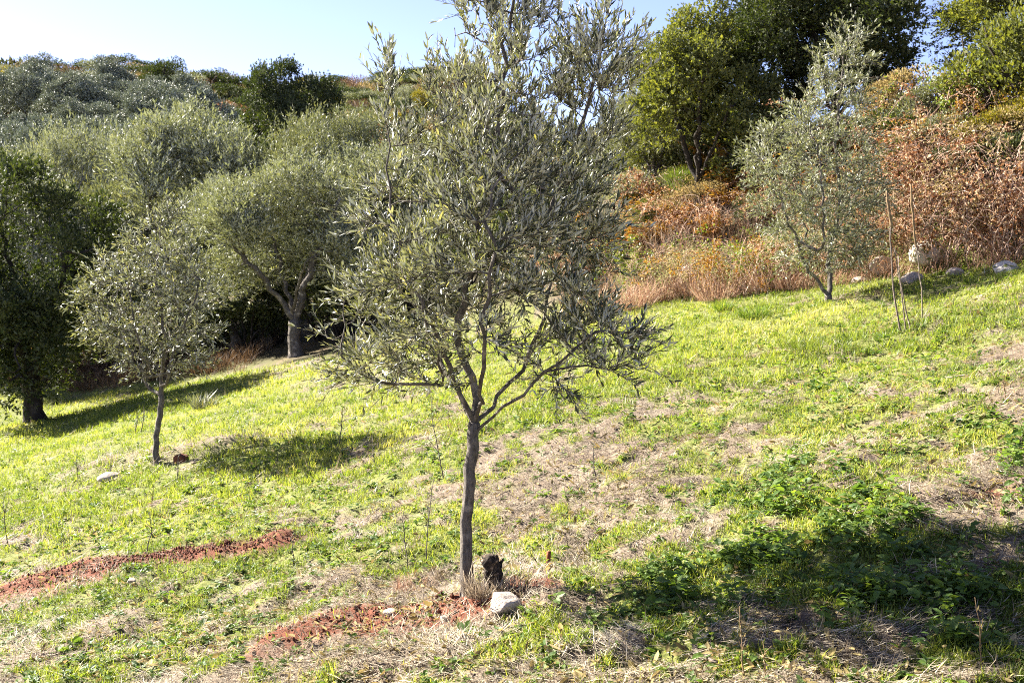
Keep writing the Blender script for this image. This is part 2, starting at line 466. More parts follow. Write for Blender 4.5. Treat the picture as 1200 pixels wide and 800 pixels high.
def tree_object(name, label, cat_, loc, wood, crown, bark, leafm, group=None, twigs=None):
    root = link(name, None, loc=loc); tag(root, label, cat_, group)
    root.empty_display_size = .3
    for lid in sorted(wood):
        nm = 'trunk' if lid == 0 else 'limb'
        link(nm, wood[lid].mesh(nm, [M[bark]]), root)
    V, T, r = crown
    if twigs is not None and twigs.n:
        tv = np.concatenate(twigs.V); tq = np.concatenate(twigs.Q) + len(V)
        me = make_mesh('crown', np.concatenate([V, tv]), T, tq, [M[leafm], M[bark]], np.concatenate([r, np.zeros(len(tq))]), mi=np.concatenate([np.zeros(len(T)), np.ones(len(tq))]))
    else: me = make_mesh('crown', V, T, None, [M[leafm]], r)
    link('crown', me, root)
    return root

def kids(o): return [c for c in COL.objects if c.parent == o]
KIDS = {}
def copy_thing(src, loc, rz, sc, label, group=None, cat_=None, leafm=None, tilt=(0, 0)):
    o = src.copy(); COL.objects.link(o)
    o.location = loc; o.rotation_euler = (tilt[0], tilt[1], rz)
    o.scale = sc if hasattr(sc, '__len__') else (sc, sc, sc)
    o['label'] = label
    if cat_: o['category'] = cat_
    if group: o['group'] = group
    elif 'group' in o: del o['group']
    for c in KIDS.setdefault(src.name, kids(src)):
        d = c.copy(); COL.objects.link(d); d.parent = o
        if leafm and c.name.split('.')[0] in ('crown', 'foliage'):
            key = (c.data.name, leafm)
            if key not in MESHVAR:
                me = c.data.copy(); me.materials.clear(); me.materials.append(M[leafm]); MESHVAR[key] = me
            d.data = MESHVAR[key]
    return o
MESHVAR = {}

# ---------------- the main young olive tree in the foreground
base = ground_at(549, 692)
TX, TY, TZ = base
def W(px, py, dy=0.0): return at_y(px, py, TY + dy) - base
sk = Skel()
ids = sk.path([W(549, 700), W(546, 660, .0), W(547, 610, .01), W(552, 550), W(555, 512), W(556, 495)], -1, 0, .05, .004)
fork = ids[-1]
f2 = ids[-2]
sk.path([W(545, 470, -.02), W(528, 438, -.06), W(517, 405, -.12), W(490, 350, -.2), W(468, 290, -.22), W(455, 220, -.2), W(452, 150, -.15)], fork, 1, .07)
a1 = sk.path([W(520, 452, .02), W(497, 449, .03), W(462, 452, .02), W(430, 440, -.06), W(402, 420, -.1)], ids[-1] + 7, 1, .07)
bB = sk.path([W(558, 470, .04), W(552, 445, .06), W(542, 410, .08), W(545, 350, .05), W(560, 280, .02), W(576, 200), W(588, 120), W(592, 50), W(598, -10)], fork, 2, .07)
sk.path([W(640, 255, .05), W(663, 190, .08), W(690, 120, .1), W(705, 60, .1), W(712, 10, .1)], bB[14], 2, .07)
bC = sk.path([W(575, 476, .1), W(598, 448, .2), W(622, 410, .3), W(640, 350, .38), W(662, 290, .4), W(690, 220, .35), W(715, 150, .3)], fork, 3, .07)
bD = sk.path([W(578, 485, -.08), W(610, 460, -.18), W(640, 438, -.25), (W(670, 405, -.3)), W(705, 385, -.3), W(742, 385, -.3)], f2, 4, .07)
sk.path([W(690, 425, -.3), W(720, 430, -.28), W(750, 425, -.25)], bD[-6], 4, .07)
sk.path([W(560, 465, -.12), W(565, 430, -.28), W(570, 370, -.42), W(580, 300, -.5), W(575, 220, -.45)], fork, 5, .07)
sk.path([W(540, 470, .12), W(520, 420, .28), W(500, 360, .42), W(490, 280, .5), W(505, 200, .42), W(520, 120, .3)], fork, 6, .07)
prof = np.array([(-45, 560, 625), (-20, 545, 640), (10, 532, 645), (40, 525, 650), (70, 512, 742), (100, 500, 746), (150, 468, 742), (200, 442, 730), (250, 418, 728),
                 (300, 405, 720), (350, 394, 716), (390, 390, 710), (420, 402, 690), (445, 412, 650), (462, 470, 610)], float)
def main_attract(n):
    out = []
    while len(out) < n:
        y = rs.uniform(-45, 460); l = np.interp(y, prof[:, 0], prof[:, 1]); r_ = np.interp(y, prof[:, 0], prof[:, 2])
        hw = (r_ - l) / 2
        if rs.rand() > hw / 180: continue
        a = rs.rand() * 6.283; q = rs.rand() ** .42
        x = (l + r_) / 2 + hw * q * math.cos(a); dy = q * math.sin(a) * hw / F * TY * .92
        if y < 75 and 640 < x < 668 and rs.rand() < .85: continue
        if y > 345 and abs(x - 585) < 60 and rs.rand() < .75: continue        # open heart above the fork
        out.append(W(x, y, dy))
    return out
A = main_attract(900)
for (x0, y0, x1, y1, n, dy) in [(690, 110, 718, -25, 26, .1), (672, 110, 662, 25, 16, .05), (735, 110, 745, 55, 8, .1), (540, 40, 540, -30, 12, -.05), (580, 30, 570, -50, 14, .05), (610, 30, 622, -45, 14, 0),
                                (470, 160, 448, 72, 14, -.1), (400, 400, 372, 388, 10, -.1), (700, 395, 755, 392, 16, -.28), (700, 430, 752, 412, 14, -.26), (650, 440, 662, 470, 6, -.28), (440, 440, 390, 445, 12, 0)]:
    for k in range(n):
        t = k / (n - 1); A.append(W(x0 + (x1 - x0) * t + rs.randn() * 6, y0 + (y1 - y0) * t + rs.randn() * 5, dy + rs.randn() * .07))
sk.grow(A, .055, .5, .075, 90, up=.12, jit=.18, minnode=fork)
sk.finish(.0017, 2.3, rmax=.0275, flare=.05)
wood = sk.tubes()
tw = Tubes()
b_, d_, l_ = shoots(sk, .0032, 5, .08, .21, .5, .35, np.array([0.02, 0, 1.6]))
hz_ = b_[:, 2]; sel = rs.rand(len(b_)) < np.interp(hz_, [.9, 1.25, 2.0, 2.5, 3.0], [.75, .9, .84, .6, .48])
cl_ = fbm(b_[:, 0] * 4.2 + b_[:, 1] * 3.1 + 9, b_[:, 2] * 4.2 - b_[:, 1] * 2.7 + 5, 201, 2); sel &= rs.rand(len(b_)) < sstep(.22, .48, cl_) * .93 + .07
sel &= ~((hz_ < 1.35) & (np.abs(b_[:, 0] - .12) < .2) & (rs.rand(len(b_)) < .35))
b_, d_, l_ = b_[sel], d_[sel], l_[sel]
# shoots low on the crown sag, the top ones stand up
d_ = unit(d_ + np.array([0, 0, 1.0]) * ((b_[:, 2:3] - 1.55) * .55))
main_n = len(b_)
crown = twig_leaves(b_, d_, l_, 8, .040, .0092, droop=.03, spread=.8, uplift=.38, jitter=.13, kind='olive', tubes=tw)
main_tree = tree_object('olive_tree', 'slender young olive tree standing close up with loose grey-green crown and bare dark trunk', 'olive tree', base, wood, crown, 'bark', 'olive', twigs=tw)

# ---------------- general young olive
def young_olive(label, base, stems, prof, n_att, leafm, per, ll, lw, rmax, depth=.95, group=None, droop=.1, pairs=5, kill=.11, infl=.8):
    TY = base[1]
    def W(px, py, dy=0.0): return at_y(px, py, TY + dy) - base
    sk = Skel(); fork = None; lim = 1
    ids = sk.path([W(*p) for p in stems[0]], -1, 0, .07, .006)
    for st in stems[1:]:
        q0 = W(*st[0]); pa = ids[-1] if lim < 3 else int(np.argmin([np.linalg.norm(p_ - q0) for p_ in sk.P]))
        sk.path([W(*p) for p in st], pa, lim, .09, .015); lim += 1
    prof = np.array(prof, float); A = []
    wmax = (prof[:, 2] - prof[:, 1]).max() / 2
    while len(A) < n_att:
        y = rs.uniform(prof[0, 0], prof[-1, 0]); l = np.interp(y, prof[:, 0], prof[:, 1]); r_ = np.interp(y, prof[:, 0], prof[:, 2]); hw = (r_ - l) / 2
        if rs.rand() > hw / wmax: continue
        a = rs.rand() * 6.283; q = rs.rand() ** .42
        A.append(W((l + r_) / 2 + hw * q * math.cos(a), y, q * math.sin(a) * hw / F * TY * depth))
    sk.grow(A, .075, infl, kill, 80, up=.1, jit=.18, minnode=len(ids) - 1)
    sk.finish(.0028, 2.3, rmax=rmax, flare=.07)
    c = np.mean(A, 0)
    b, d, l = shoots(sk, .006, per, .12, .3, .3, .35, c)
    tw = Tubes()
    crown = twig_leaves(b, d, l, pairs, ll, lw, droop=droop, kind='olive', tubes=tw, tw_r=.0018)
    return tree_object('olive_tree', label, 'olive tree', base, sk.tubes(), crown, 'bark', leafm, group, tw), len(b)

bl = ground_at(184, 543)
t2, n2 = young_olive('young olive tree with rounded silvery crown and forked thin trunk beside the big dark tree', bl,
    [[(184, 550), (183, 520), (188, 480), (189, 462)], [(178, 455, .1), (165, 430, .2), (140, 390, .3), (120, 340, .2)], [(190, 440, 0), (192, 400, -.2), (185, 330, -.1), (190, 270)],
     [(194, 450, -.1), (205, 410, -.3), (222, 370, -.35), (235, 330, -.3)], [(186, 440, .3), (200, 390, .5), (205, 320, .5)], [(180, 440, -.3), (160, 390, -.5), (150, 330, -.4)]],
    [(238, 180, 205), (262, 165, 222), (300, 110, 244), (330, 86, 256), (365, 82, 258), (400, 100, 256), (425, 125, 248), (442, 150, 225)], 560, 'olive', 3, .058, .0135, .030)
br = ground_at(970, 354)
t3, n3 = young_olive('taller young olive tree leaning on two stems below the brown bramble bank', br,
    [[(972, 362), (971, 350), (971, 345)], [(955, 325, .0), (940, 295, -.1), (922, 255, -.2), (905, 215, -.2), (890, 180, -.2)], [(974, 320, .1), (973, 290, .15), (985, 240, .2), (980, 180, .1), (985, 110), (990, 50)],
     [(972, 290, .3), (1000, 240, .4), (1015, 190, .4)], [(950, 290, .4), (940, 230, .5), (935, 160, .4), (950, 100, .2)], [(962, 290, -.4), (965, 230, -.5), (955, 160, -.4)]],
    [(28, 985, 1005), (50, 965, 1022), (80, 948, 1030), (120, 925, 1030), (150, 885, 1028), (190, 868, 1038), (230, 872, 1045), (265, 890, 1045), (295, 905, 1030), (315, 930, 1010)], 660, 'olive_far', 3, .058, .0145, .036)

# ---------------- bigger trees, built once and copied
SIZE = {}
def big_tree(label, name, cat_, height, width, trunk_h, n_att, leafm, bark, per, ll, lw, rmax, kind='far', pairs=5, lobes=9, loc=(0, 0, 0), nlimb=5, twl=(.2, .45), flat=1.0, lean=0, droop=.1, lowskirt=.0, nsurf=5600, upright=0, downp=.72):
    sk = Skel()
    ids = sk.path([(0, 0, -.15), (lean * .3, 0, trunk_h * .5), (lean, .03, trunk_h)], -1, 0, .2, .02)
    R_ = width / 2
    cz = trunk_h * (1 - lowskirt) + (height - trunk_h * (1 - lowskirt)) * .5; hz = height - cz
    L = []
    for k in range(lobes):
        a = k * 2.4 + rs.rand() * .6; u = rs.uniform(-.75, .8); q = math.sqrt(max(0, 1 - u * u))
        L.append((np.array([math.cos(a) * R_ * rs.uniform(.5, .74) * q, math.sin(a) * R_ * rs.uniform(.5, .74) * q, cz + u * hz * rs.uniform(.55, .75)]), R_ * rs.uniform(.26, .54)))
    L.append((np.array([0, 0, cz + hz * .55]), R_ * .45))
    for k in range(nlimb):
        a = k * 6.283 / nlimb + rs.rand() * .8; up = rs.uniform(.35, .8)
        e = np.array([math.cos(a) * R_ * .55, math.sin(a) * R_ * .55, trunk_h + (height - trunk_h) * up])
        sk.path([np.array([lean, 0, trunk_h]) * .45 + e * .55 + np.array([0, 0, .15]), e], ids[-1], k + 1, .22, .04)
    A = []
    for c, r_ in L:
        m = int(n_att * r_ ** 2 / sum(q[1] ** 2 for q in L))
        v = unit(rs.randn(m, 3)) * r_ * (rs.rand(m, 1) ** .33)
        v[:, 2] *= min(1.3, hz / R_) * flat
        A.append(c + v)
    A = np.concatenate(A); A = A[A[:, 2] > trunk_h * .35]
    sk.grow(A, .17, 3.0, .24, 90, up=.08, jit=.2, minnode=len(ids) - 1)
    sk.finish(.006, 2.2, rmax=rmax, flare=.25)
    b, d, l = shoots(sk, .013, per, twl[0], twl[1], .25, .45, np.array([0, 0, cz]))
    # leafy surface of every lobe, so the crown reads as clumps
    bb, dd = [b], [d]
    tot = sum(q[1] ** 2 for q in L)
    for c, r_ in L:
        for sub in range(6):
            v0 = unit(rs.randn(1, 3)); v0[0, 2] = abs(v0[0, 2]) * (1 if rs.rand() < downp else -1)
            cc = c + v0 * r_ * np.array([1, 1, min(1.3, hz / R_) * flat]) * rs.uniform(.45, .85); rr_ = r_ * rs.uniform(.26, .46)
            m = int(nsurf * r_ ** 2 / tot / 6)
            v = unit(rs.randn(m, 3) + np.array([0, 0, .5])); bb.append(cc + v * rr_ * rs.uniform(.1, 1.0, (m, 1)) ** .5); dd.append(v + np.array([0, 0, .5]) + rs.randn(m, 3) * .4)
    b = np.concatenate(bb); d = unit(np.concatenate(dd)); l = rs.uniform(twl[0], twl[1], len(b))
    k_ = b[:, 2] > .2; b, d, l = b[k_], d[k_], l[k_]
    if upright: d = unit(d + np.array([0, 0, upright]))
    crown = twig_leaves(b, d, l, pairs, ll, lw, droop=droop, kind=kind, tubes=None)
    root = tree_object(name, label, cat_, loc, sk.tubes(minr=.008), crown, bark, leafm)
    q_ = crown[0]; SIZE[root.name] = (float(np.percentile(q_[:, 2], 99.3)), float(np.percentile(np.abs(q_[:, 0]), 98) + np.percentile(np.abs(q_[:, 1]), 98)))
    return root, len(crown[2]) // (2 if kind == 'far' else 6)
# ------------------------------------------------------------------ shrubs, brambles, bracken
def shrub_arrays(w, h, lobes, n, ll, lw, up=.5, kind='far', lo=0.15):
    Ps, Ds = [], []
    for k in range(lobes):
        a = k * 2.4 + rs.rand(); q = math.sqrt(rs.rand()) * .6
        c = np.array([math.cos(a) * q * w / 2, math.sin(a) * q * w / 2, h * rs.uniform(lo + .2, .78)])
        r = np.array([w * .24, w * .24, h * .24]) * rs.uniform(.7, 1.25)
        m = n // lobes
        v = unit(rs.randn(m, 3)); v[:, 2] = np.where(v[:, 2] < -.3, -v[:, 2], v[:, 2])
        # shoots: several leaves share one direction
        f = rs.uniform(.35, 1.12, (m, 1)) ** .6
        Ps.append(c + v * r * f); Ds.append(v + np.array([0, 0, up]) + rs.randn(m, 3) * .5)
    P = np.concatenate(Ps); D = np.concatenate(Ds)
    P[:, 2] = np.maximum(P[:, 2], .03)
    m = len(P); s = rs.uniform(.6, 1.25, m)
    V, T, k = leaf_arrays(P, D, rs.randn(m, 3) * .7 + np.array([0, 0, 1.]), ll * s, lw * s, rs.uniform(-.1, .3, m), kind)
    return V, T, np.repeat(rs.beta(2, 2.2, m), k)

def make_shrub(name, label, cat_, w, h, lobes, n, ll, lw, leafm, bark='bark_dark', up=.5, kind='far', stems=9):
    root = link(name, None); tag(root, label, cat_)
    tb = Tubes()
    for k in range(stems):
        a = k * 6.283 / stems + rs.rand(); q = rs.uniform(.2, .42) * w
        e = np.array([math.cos(a) * q, math.sin(a) * q, h * rs.uniform(.55, .95)])
        t = np.linspace(0, 1, 6)[:, None]
        tb.add(e * t + np.array([0, 0, .25 * h]) * t * (1 - t) * 1.5 + rs.randn(6, 3) * .02 * h - np.array([0, 0, .06]) * (1 - t), np.linspace(.014, .004, 6) * (w + .4), 4)
    link('stems', tb.mesh('stems', [M[bark]]), root)
    V, T, r = shrub_arrays(w, h, lobes, n, ll, lw, up, kind)
    link('foliage', make_mesh('foliage', V, T, None, [M[leafm]], r), root)
    return root

def make_bramble(name, label, w, h, ncane, nleaf, leafm='rust', ll=.07, lw=.045):
    """arching dead canes hung with withered leaves"""
    root = link(name, None); tag(root, label, 'bramble')
    tb = Tubes(); Ps = []; ncane = int(ncane * 2.2)
    for k in range(ncane):
        p0 = np.array([rs.uniform(-.5, .5) * w, rs.uniform(-.5, .5) * w * .6, -.06])
        a = rs.rand() * 6.283; hh = h * rs.uniform(.45, 1.15); ln = rs.uniform(.5, 1.2) * w
        t = np.linspace(0, 1, 9)[:, None]
        d = np.array([math.cos(a), math.sin(a), 0])
        P = p0 + d * ln * t ** 1.3 + np.array([0, 0, 1]) * hh * np.sin(t * rs.uniform(1.7, 3.0)) + np.cumsum(rs.randn(9, 3) * .045, 0)
        P[:, 2] = np.maximum(P[:, 2], -.1)
        tb.add(P, np.linspace(.007, .0025, 9) * rs.uniform(.5, 1.3), 4)
        Ps.append(P)
    Ps = np.array(Ps)
    ncl = 90; cc = rs.randint(0, ncane, ncl); ct = rs.uniform(1.5, 7.99, ncl); ck = rs.randint(0, ncl, nleaf)
    ci = cc[ck]; ti = np.clip(ct[ck] + rs.randn(nleaf) * .45, 0, 7.99)
    i0 = ti.astype(int); f = (ti - i0)[:, None]
    P = Ps[ci, i0] * (1 - f) + Ps[ci, i0 + 1] * f + rs.randn(nleaf, 3) * .055
    D = rs.randn(nleaf, 3) + np.array([0, 0, -.4]); s = rs.uniform(.5, 1.2, nleaf)
    V, T, k = leaf_arrays(P, D, rs.randn(nleaf, 3), ll * s, lw * s, rs.uniform(-.3, .8, nleaf), 'far')
    link('canes', tb.mesh('canes', [M['cane']]), root)
    link('foliage', make_mesh('foliage', V, T, None, [M[leafm]], np.repeat(rs.rand(nleaf), k)), root)
    return root

def make_bracken(name, label, h, nf, leafm='fern', cat_='fern'):
    """feathery fronds arching out of one crown"""
    root = link(name, None); tag(root, label, cat_)
    tb = Tubes(); ch = []
    for k in range(nf):
        a = k * 2.4 + rs.rand() * .5; L = h * rs.uniform(.7, 1.15); t = np.linspace(0, 1, 8)
        out = rs.uniform(.25, .75)
        d = np.array([math.cos(a), math.sin(a), 0])
        P = np.outer(t ** 1.4 * out * L, d) + np.outer(L * (t - .35 * t ** 2.5), [0, 0, 1]) + np.array([rs.randn() * .06, rs.randn() * .06, -.04])
        tb.add(P, np.linspace(.006, .002, 8), 3)
        m = 46; tt = rs.uniform(.25, 1, m); i0 = np.minimum((tt * 7).astype(int), 6); f = (tt * 7 - i0)[:, None]
        B = P[i0] * (1 - f) + P[i0 + 1] * f; tg = unit(P[i0 + 1] - P[i0])
        S = unit(np.cross(tg, np.array([0, 0, 1.]) + rs.randn(m, 3) * .1)) * np.where(rs.rand(m, 1) < .5, 1, -1)
        ll = .30 * L * (1.12 - tt) * rs.uniform(.7, 1.1, m)
        V, T, kk = leaf_arrays(B, S + tg * .5 + rs.randn(m, 3) * .25, rs.randn(m, 3) * .4 + np.array([0, 0, 1.]), ll, ll * .26, rs.uniform(0, .7, m), 'far')
        ch.append((V, T, np.repeat(rs.rand(m), kk)))
    link('stems', tb.mesh('stems', [M['cane']]), root)
    V, T, r = cat(ch)
    link('foliage', make_mesh('foliage', V, T, None, [M[leafm]], r), root)
    return root

def gz(x, y, dz=0.0): return (x, y, float(terrain(x, y)) - dz)
ORD = ['first', 'second', 'third', 'fourth', 'fifth', 'sixth', 'seventh', 'eighth', 'ninth', 'tenth', 'eleventh', 'twelfth', 'thirteenth', 'fourteenth', 'fifteenth', 'sixteenth']

# big olives: prototype sizes, then placed by (photo column, distance, row of the top, width in px)
PROT = []
for k, (h, w, lo, th) in enumerate([(5.2, 5.0, 12, 1.0), (5.6, 4.6, 11, 1.1), (4.8, 5.4, 14, .9)]):
    r_, nl = big_tree('proto', 'olive_tree', 'olive tree', h, w, th, 560, 'olive_far', 'bark', 1, .115, .030, .13, upright=.55, droop=.05, twl=(.25, .75), pairs=8, nsurf=3900, lobes=lo, lowskirt=.35)
    PROT.append((r_, h, w)); print('olive proto leaves', nl, round(time.time() - T0, 1))
OAK = []
for k, (h, w, lo) in enumerate([(5.5, 5.2, 11), (6.0, 5.0, 10)]):
    r_, nl = big_tree('proto', 'oak_tree', 'oak tree', h, w, .8, 560, 'oak', 'bark_dark', 2, .10, .06, .14, lobes=lo + 2, lowskirt=.8)
    OAK.append((r_, h, w)); print('oak proto leaves', nl)
used = set()
def place_tree(protos, k, label, px, y, top, wpx, group=None, leafm=None, cat_=None, name='olive_tree', base=None, sink=.05, rz=None):
    root, h, w = protos[k % len(protos)]; h, w = SIZE[root.name]
    if base is not None: x, y = base[0], base[1]
    else: x = px_at(px, y)
    z = float(terrain(x, y)) - sink
    H = z_top(top, y) - z; Wd = wpx / F * y
    sc = (Wd / w, Wd / w, H / h)
    rz = rs.rand() * 6.283 if rz is None else rz
    if root.name not in used and leafm is None:
        used.add(root.name); root.location = (x, y, z); root.rotation_euler = (0, 0, rz); root.scale = sc; root['label'] = label
        if group: root['group'] = group
        o = root
    else:
        o = copy_thing(root, (x, y, z), rz, sc, label, group, cat_, leafm)
        o.name = name
    return o

bd_ = ground_at(40, 494)
dk, _n = big_tree('proto', 'olive_tree', 'olive tree', 5.5, 4.2, .95, 520, 'oak', 'bark_dark', 2, .10, .045, .17, lobes=13, lowskirt=.95, nsurf=5200, downp=.5)  # dark oak leaf colour stands in for deep shade in this backlit crown
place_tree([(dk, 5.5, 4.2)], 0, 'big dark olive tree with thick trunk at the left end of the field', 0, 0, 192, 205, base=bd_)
bb_ = ground_at(345, 417)
place_tree(PROT, 1, 'large grey-green olive tree with drooping skirt and leaning trunk at the shady field edge', 0, 0, 190, 205, base=bb_)
mid = [(398, 31, 128, 170, 'olive_light', 'yellow-green rounded olive tree rising behind the skirted field-edge olive'),
       (215, 32, 130, 215, None, 'wide silver-grey olive tree in the grove with a broad pale top'),
       (108, 35, 152, 190, None, 'mid-height olive tree of the grove between the broad pale one and the dark slope'),
       (28, 30, 205, 170, 'olive', 'dull olive tree directly behind the big dark trunk'),
       (275, 28.5, 215, 150, None, 'low bushy olive tree filling the gap left of the skirted olive'),
       (140, 31, 222, 140, 'olive_light', 'greenish olive tree showing above the silvery forked young tree'),
       (478, 29, 165, 190, None, 'olive tree behind the left shoulder of the close young tree'),
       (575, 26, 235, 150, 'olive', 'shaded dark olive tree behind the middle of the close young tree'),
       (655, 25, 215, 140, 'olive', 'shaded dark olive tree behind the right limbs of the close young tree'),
       (-45, 33, 180, 170, None, 'olive tree at the far left picture edge behind the big dark one')]
for k, (px, y, top, w, lm, lab) in enumerate(mid):
    place_tree(PROT, k, lab, px, y, top, w, 'grove olives beyond the field', lm)
# orchard on the far slope, in rows
rows = [(47, [-25, 30, 84, 140], 'lowest'), (54, [-48, 8, 62, 112, 168, 220, 262], 'second lowest'), (62, [-20, 32, 80, 128, 178, 228, 270], 'third lowest'), (71, [-44, 4, 50, 94, 138, 182, 226], 'fourth lowest'), (81, [-22, 20, 60, 100, 138, 178], 'highest')]
n = 0
for y, cols, rown in rows:
    for j, px in enumerate(cols):
        pj = px + rs.uniform(-9, 9); yy = y + rs.uniform(-3, 3); Wm = rs.uniform(3.4, 5.0)
        g0 = gz(px_at(pj, yy), yy); top = 310 - (g0[2] + Wm * rs.uniform(.95, 1.25) - CAMZ) / yy * F
        place_tree(OAK, n, f'silvery far-slope orchard olive, {ORD[j]} from left in the {rown} row', pj, yy, top, Wm * F / yy, 'orchard olives on the far slope', 'orchard', 'olive tree')
        n += 1
place_tree(OAK, 0, 'rounded dark green oak alone on the far slope against the sky', 338, 52, 76, 122, name='oak_tree')
# right-hand trees on the bank
place_tree(PROT, 2, 'pale feathery olive tree beside the right edge of the close young tree, on the bank', 765, 20.5, 60, 115, leafm='olive_light')
place_tree(OAK, 1, 'tall bright green oak left of the dark oak on the bank', 818, 18.8, 5, 175, name='oak_tree', leafm='oak_bright')
place_tree(OAK, 0, 'tall dark evergreen oak behind the leaning two-stemmed olive', 975, 19.2, -55, 205, name='oak_tree', leafm='oak')
place_tree(OAK, 1, 'bushy mid-green oak filling between the two tall bank oaks', 885, 20.2, -10, 140, name='oak_tree', leafm='oak')
place_tree(OAK, 1, 'yellowish green oak cut by the right picture edge above the brambles', 1200, 16.5, -70, 190, name='oak_tree', leafm='oak_bright')

# shrub prototypes
def proto(fn, *a, **k):
    o = fn(*a, **k); o['_fresh'] = True; return o
S_green = make_shrub('shrub', '', 'shrub', 1.8, 1.5, 9, 2600, .075, .04, 'oak', up=.5)
S_grey = make_shrub('shrub', '', 'shrub', 1.8, 1.4, 10, 2600, .08, .026, 'olive_far', up=.9)
S_dense = make_shrub('shrub', '', 'shrub', 1.7, 1.6, 11, 3000, .07, .045, 'oak_bright', up=.4)
S_tan = make_shrub('shrub', '', 'shrub', 1.6, 1.3, 8, 2200, .09, .016, 'tan', 'cane', up=1.2, stems=16)
S_yel = make_shrub('shrub', '', 'shrub', 1.6, 1.3, 12, 6000, .052, .028, 'yellow', up=.5)
B1 = make_bramble('bramble_thicket', '', 1.6, 1.25, 26, 2600, 'rust', .062, .042)
B2 = make_bramble('bramble_thicket', '', 1.9, 1.05, 28, 2900, 'rust', .058, .038)
B3 = make_bramble('bramble_thicket', '', 1.5, 1.4, 24, 2600, 'tan', .06, .038)
FERN = make_bracken('bracken_fern', '', .8, 13)
BROOM = make_shrub('broom_shrub', '', 'shrub', 1.3, 1.4, 9, 3600, .13, .008, 'broom', 'cane', up=1.6, stems=18)
fresh = {o.name for o in (S_green, S_grey, S_dense, S_tan, S_yel, B1, B2, B3, FERN, BROOM)}
def put(src, label, px, y, hgt, wid=None, group=None, leafm=None, rz=None, h0=1.4, w0=1.7, name=None, cat_=None, x=None, tilt=(0, 0)):
    x = px_at(px, y) if x is None else x
    s = hgt / h0; w = s if wid is None else wid / w0
    rz = rs.rand() * 6.283 if rz is None else rz
    loc = gz(x, y, (.04 if y < 33 else .25) * hgt)
    if src.name in fresh and leafm is None:
        fresh.discard(src.name); o = src; o.location = loc; o.rotation_euler = (tilt[0], tilt[1], rz); o.scale = (w, w, s); o['label'] = label
        if group: o['group'] = group
        if cat_: o['category'] = cat_
    else:
        o = copy_thing(src, loc, rz, (w, w, s), label, group, cat_, leafm, tilt)
    if name: o.name = name
    return o

# ridge line scrub
ridge = [(-20, 98, 85, 'yellow'), (4, 96, 72, 'yellow'), (28, 99, 74, 'yellow'), (45, 104, 78, 'tan'), (66, 106, 76, 'oak'), (88, 104, 84, 'rust'), (107, 106, 86, 'oak'), (124, 104, 80, 'olive'), (146, 106, 82, 'oak'),
         (166, 103, 85, 'tan'), (186, 98, 70, 'oak'), (201, 97, 56, 'oak'), (222, 99, 74, 'olive'), (240, 100, 80, 'rust'), (252, 102, 78, 'oak'), (268, 103, 82, 'rust'), (283, 101, 86, 'oak'), (300, 104, 96, 'tan'),
         (402, 101, 97, 'tan'), (418, 103, 97, 'rust'), (436, 100, 96, 'tan'), (452, 101, 98, 'oak'), (472, 101, 92, 'olive'), (492, 98, 96, 'oak'), (512, 101, 98, 'tan'), (540, 101, 94, 'olive')]
desc = {'yellow': 'yellowing', 'tan': 'dry tan', 'oak': 'dark green', 'rust': 'rusty brown', 'olive': 'dull grey-green'}
cnt = {}
for px, y, top, lm in ridge:
    h = min(3.6, max(2.3, z_top(top, y) - float(terrain(px_at(px, y), y))))
    side = 'left of the lone slope oak' if px < 338 else 'right of the lone slope oak'
    key = (lm, px < 338); cnt[key] = cnt.get(key, 0) + 1
    src = {'yellow': S_yel, 'tan': S_tan, 'oak': S_green, 'rust': S_tan, 'olive': S_grey}[lm]
    put(src, f'{desc[lm]} skyline shrub, {ORD[cnt[key]-1]} of that colour from left, {side}', px, y, h, 3.8, 'scrub along the skyline ridge', leafm='brown' if lm == 'rust' else None, h0=1.35)
# rust and yellow scrub round the slope oak
for px, y, top, w, lm, lab in [(250, 84, 106, 3.2, 'rust', 'rusty orange dry bush left of the lone slope oak, nearest the orchard'), (272, 82, 108, 3.4, 'rust', 'rusty orange dry bush left of the lone slope oak, middle of its strip'),
                               (294, 80, 112, 3, 'rust', 'orange-brown dry bush touching the lone slope oak'), (297, 56, 118, 2.4, 'yellow', 'yellow-green bush at the left foot of the lone slope oak'),
                               (309, 54, 140, 2.2, 'yellow', 'smaller yellow bush below the lone slope oak'), (285, 52, 150, 2.4, 'tan', 'tan dry bush below the lone slope oak'), (420, 70, 112, 4, 'tan', 'wide tan bush on the slope right of the lone oak'),
                               (455, 66, 128, 4, 'rust', 'brown bush on the slope above the grove, near the close tree top sprig'), (500, 60, 140, 4, 'olive', 'grey bush on the slope seen through the close tree top'), (545, 55, 150, 4, 'oak', 'dark bush on the slope seen through the close tree top'),
                               (600, 50, 150, 4.5, 'oak', 'dark bush on the slope behind the middle of the close crown'), (650, 46, 165, 4, 'tan', 'tan bush on the slope behind the right half of the close crown'), (700, 42, 150, 3.6, 'olive', 'grey-green bush on the slope behind the right edge of the close crown'),
                               (720, 34, 120, 2.6, 'olive', 'grey-green bush beside the pale feathery bank olive')]:
    h = max(1.0, z_top(top, y) - float(terrain(px_at(px, y), y)))
    put({'rust': S_tan, 'yellow': S_yel, 'tan': S_tan, 'olive': S_grey, 'oak': S_green}[lm], lab, px, y, h, w, None, leafm='rust' if lm == 'rust' else None)
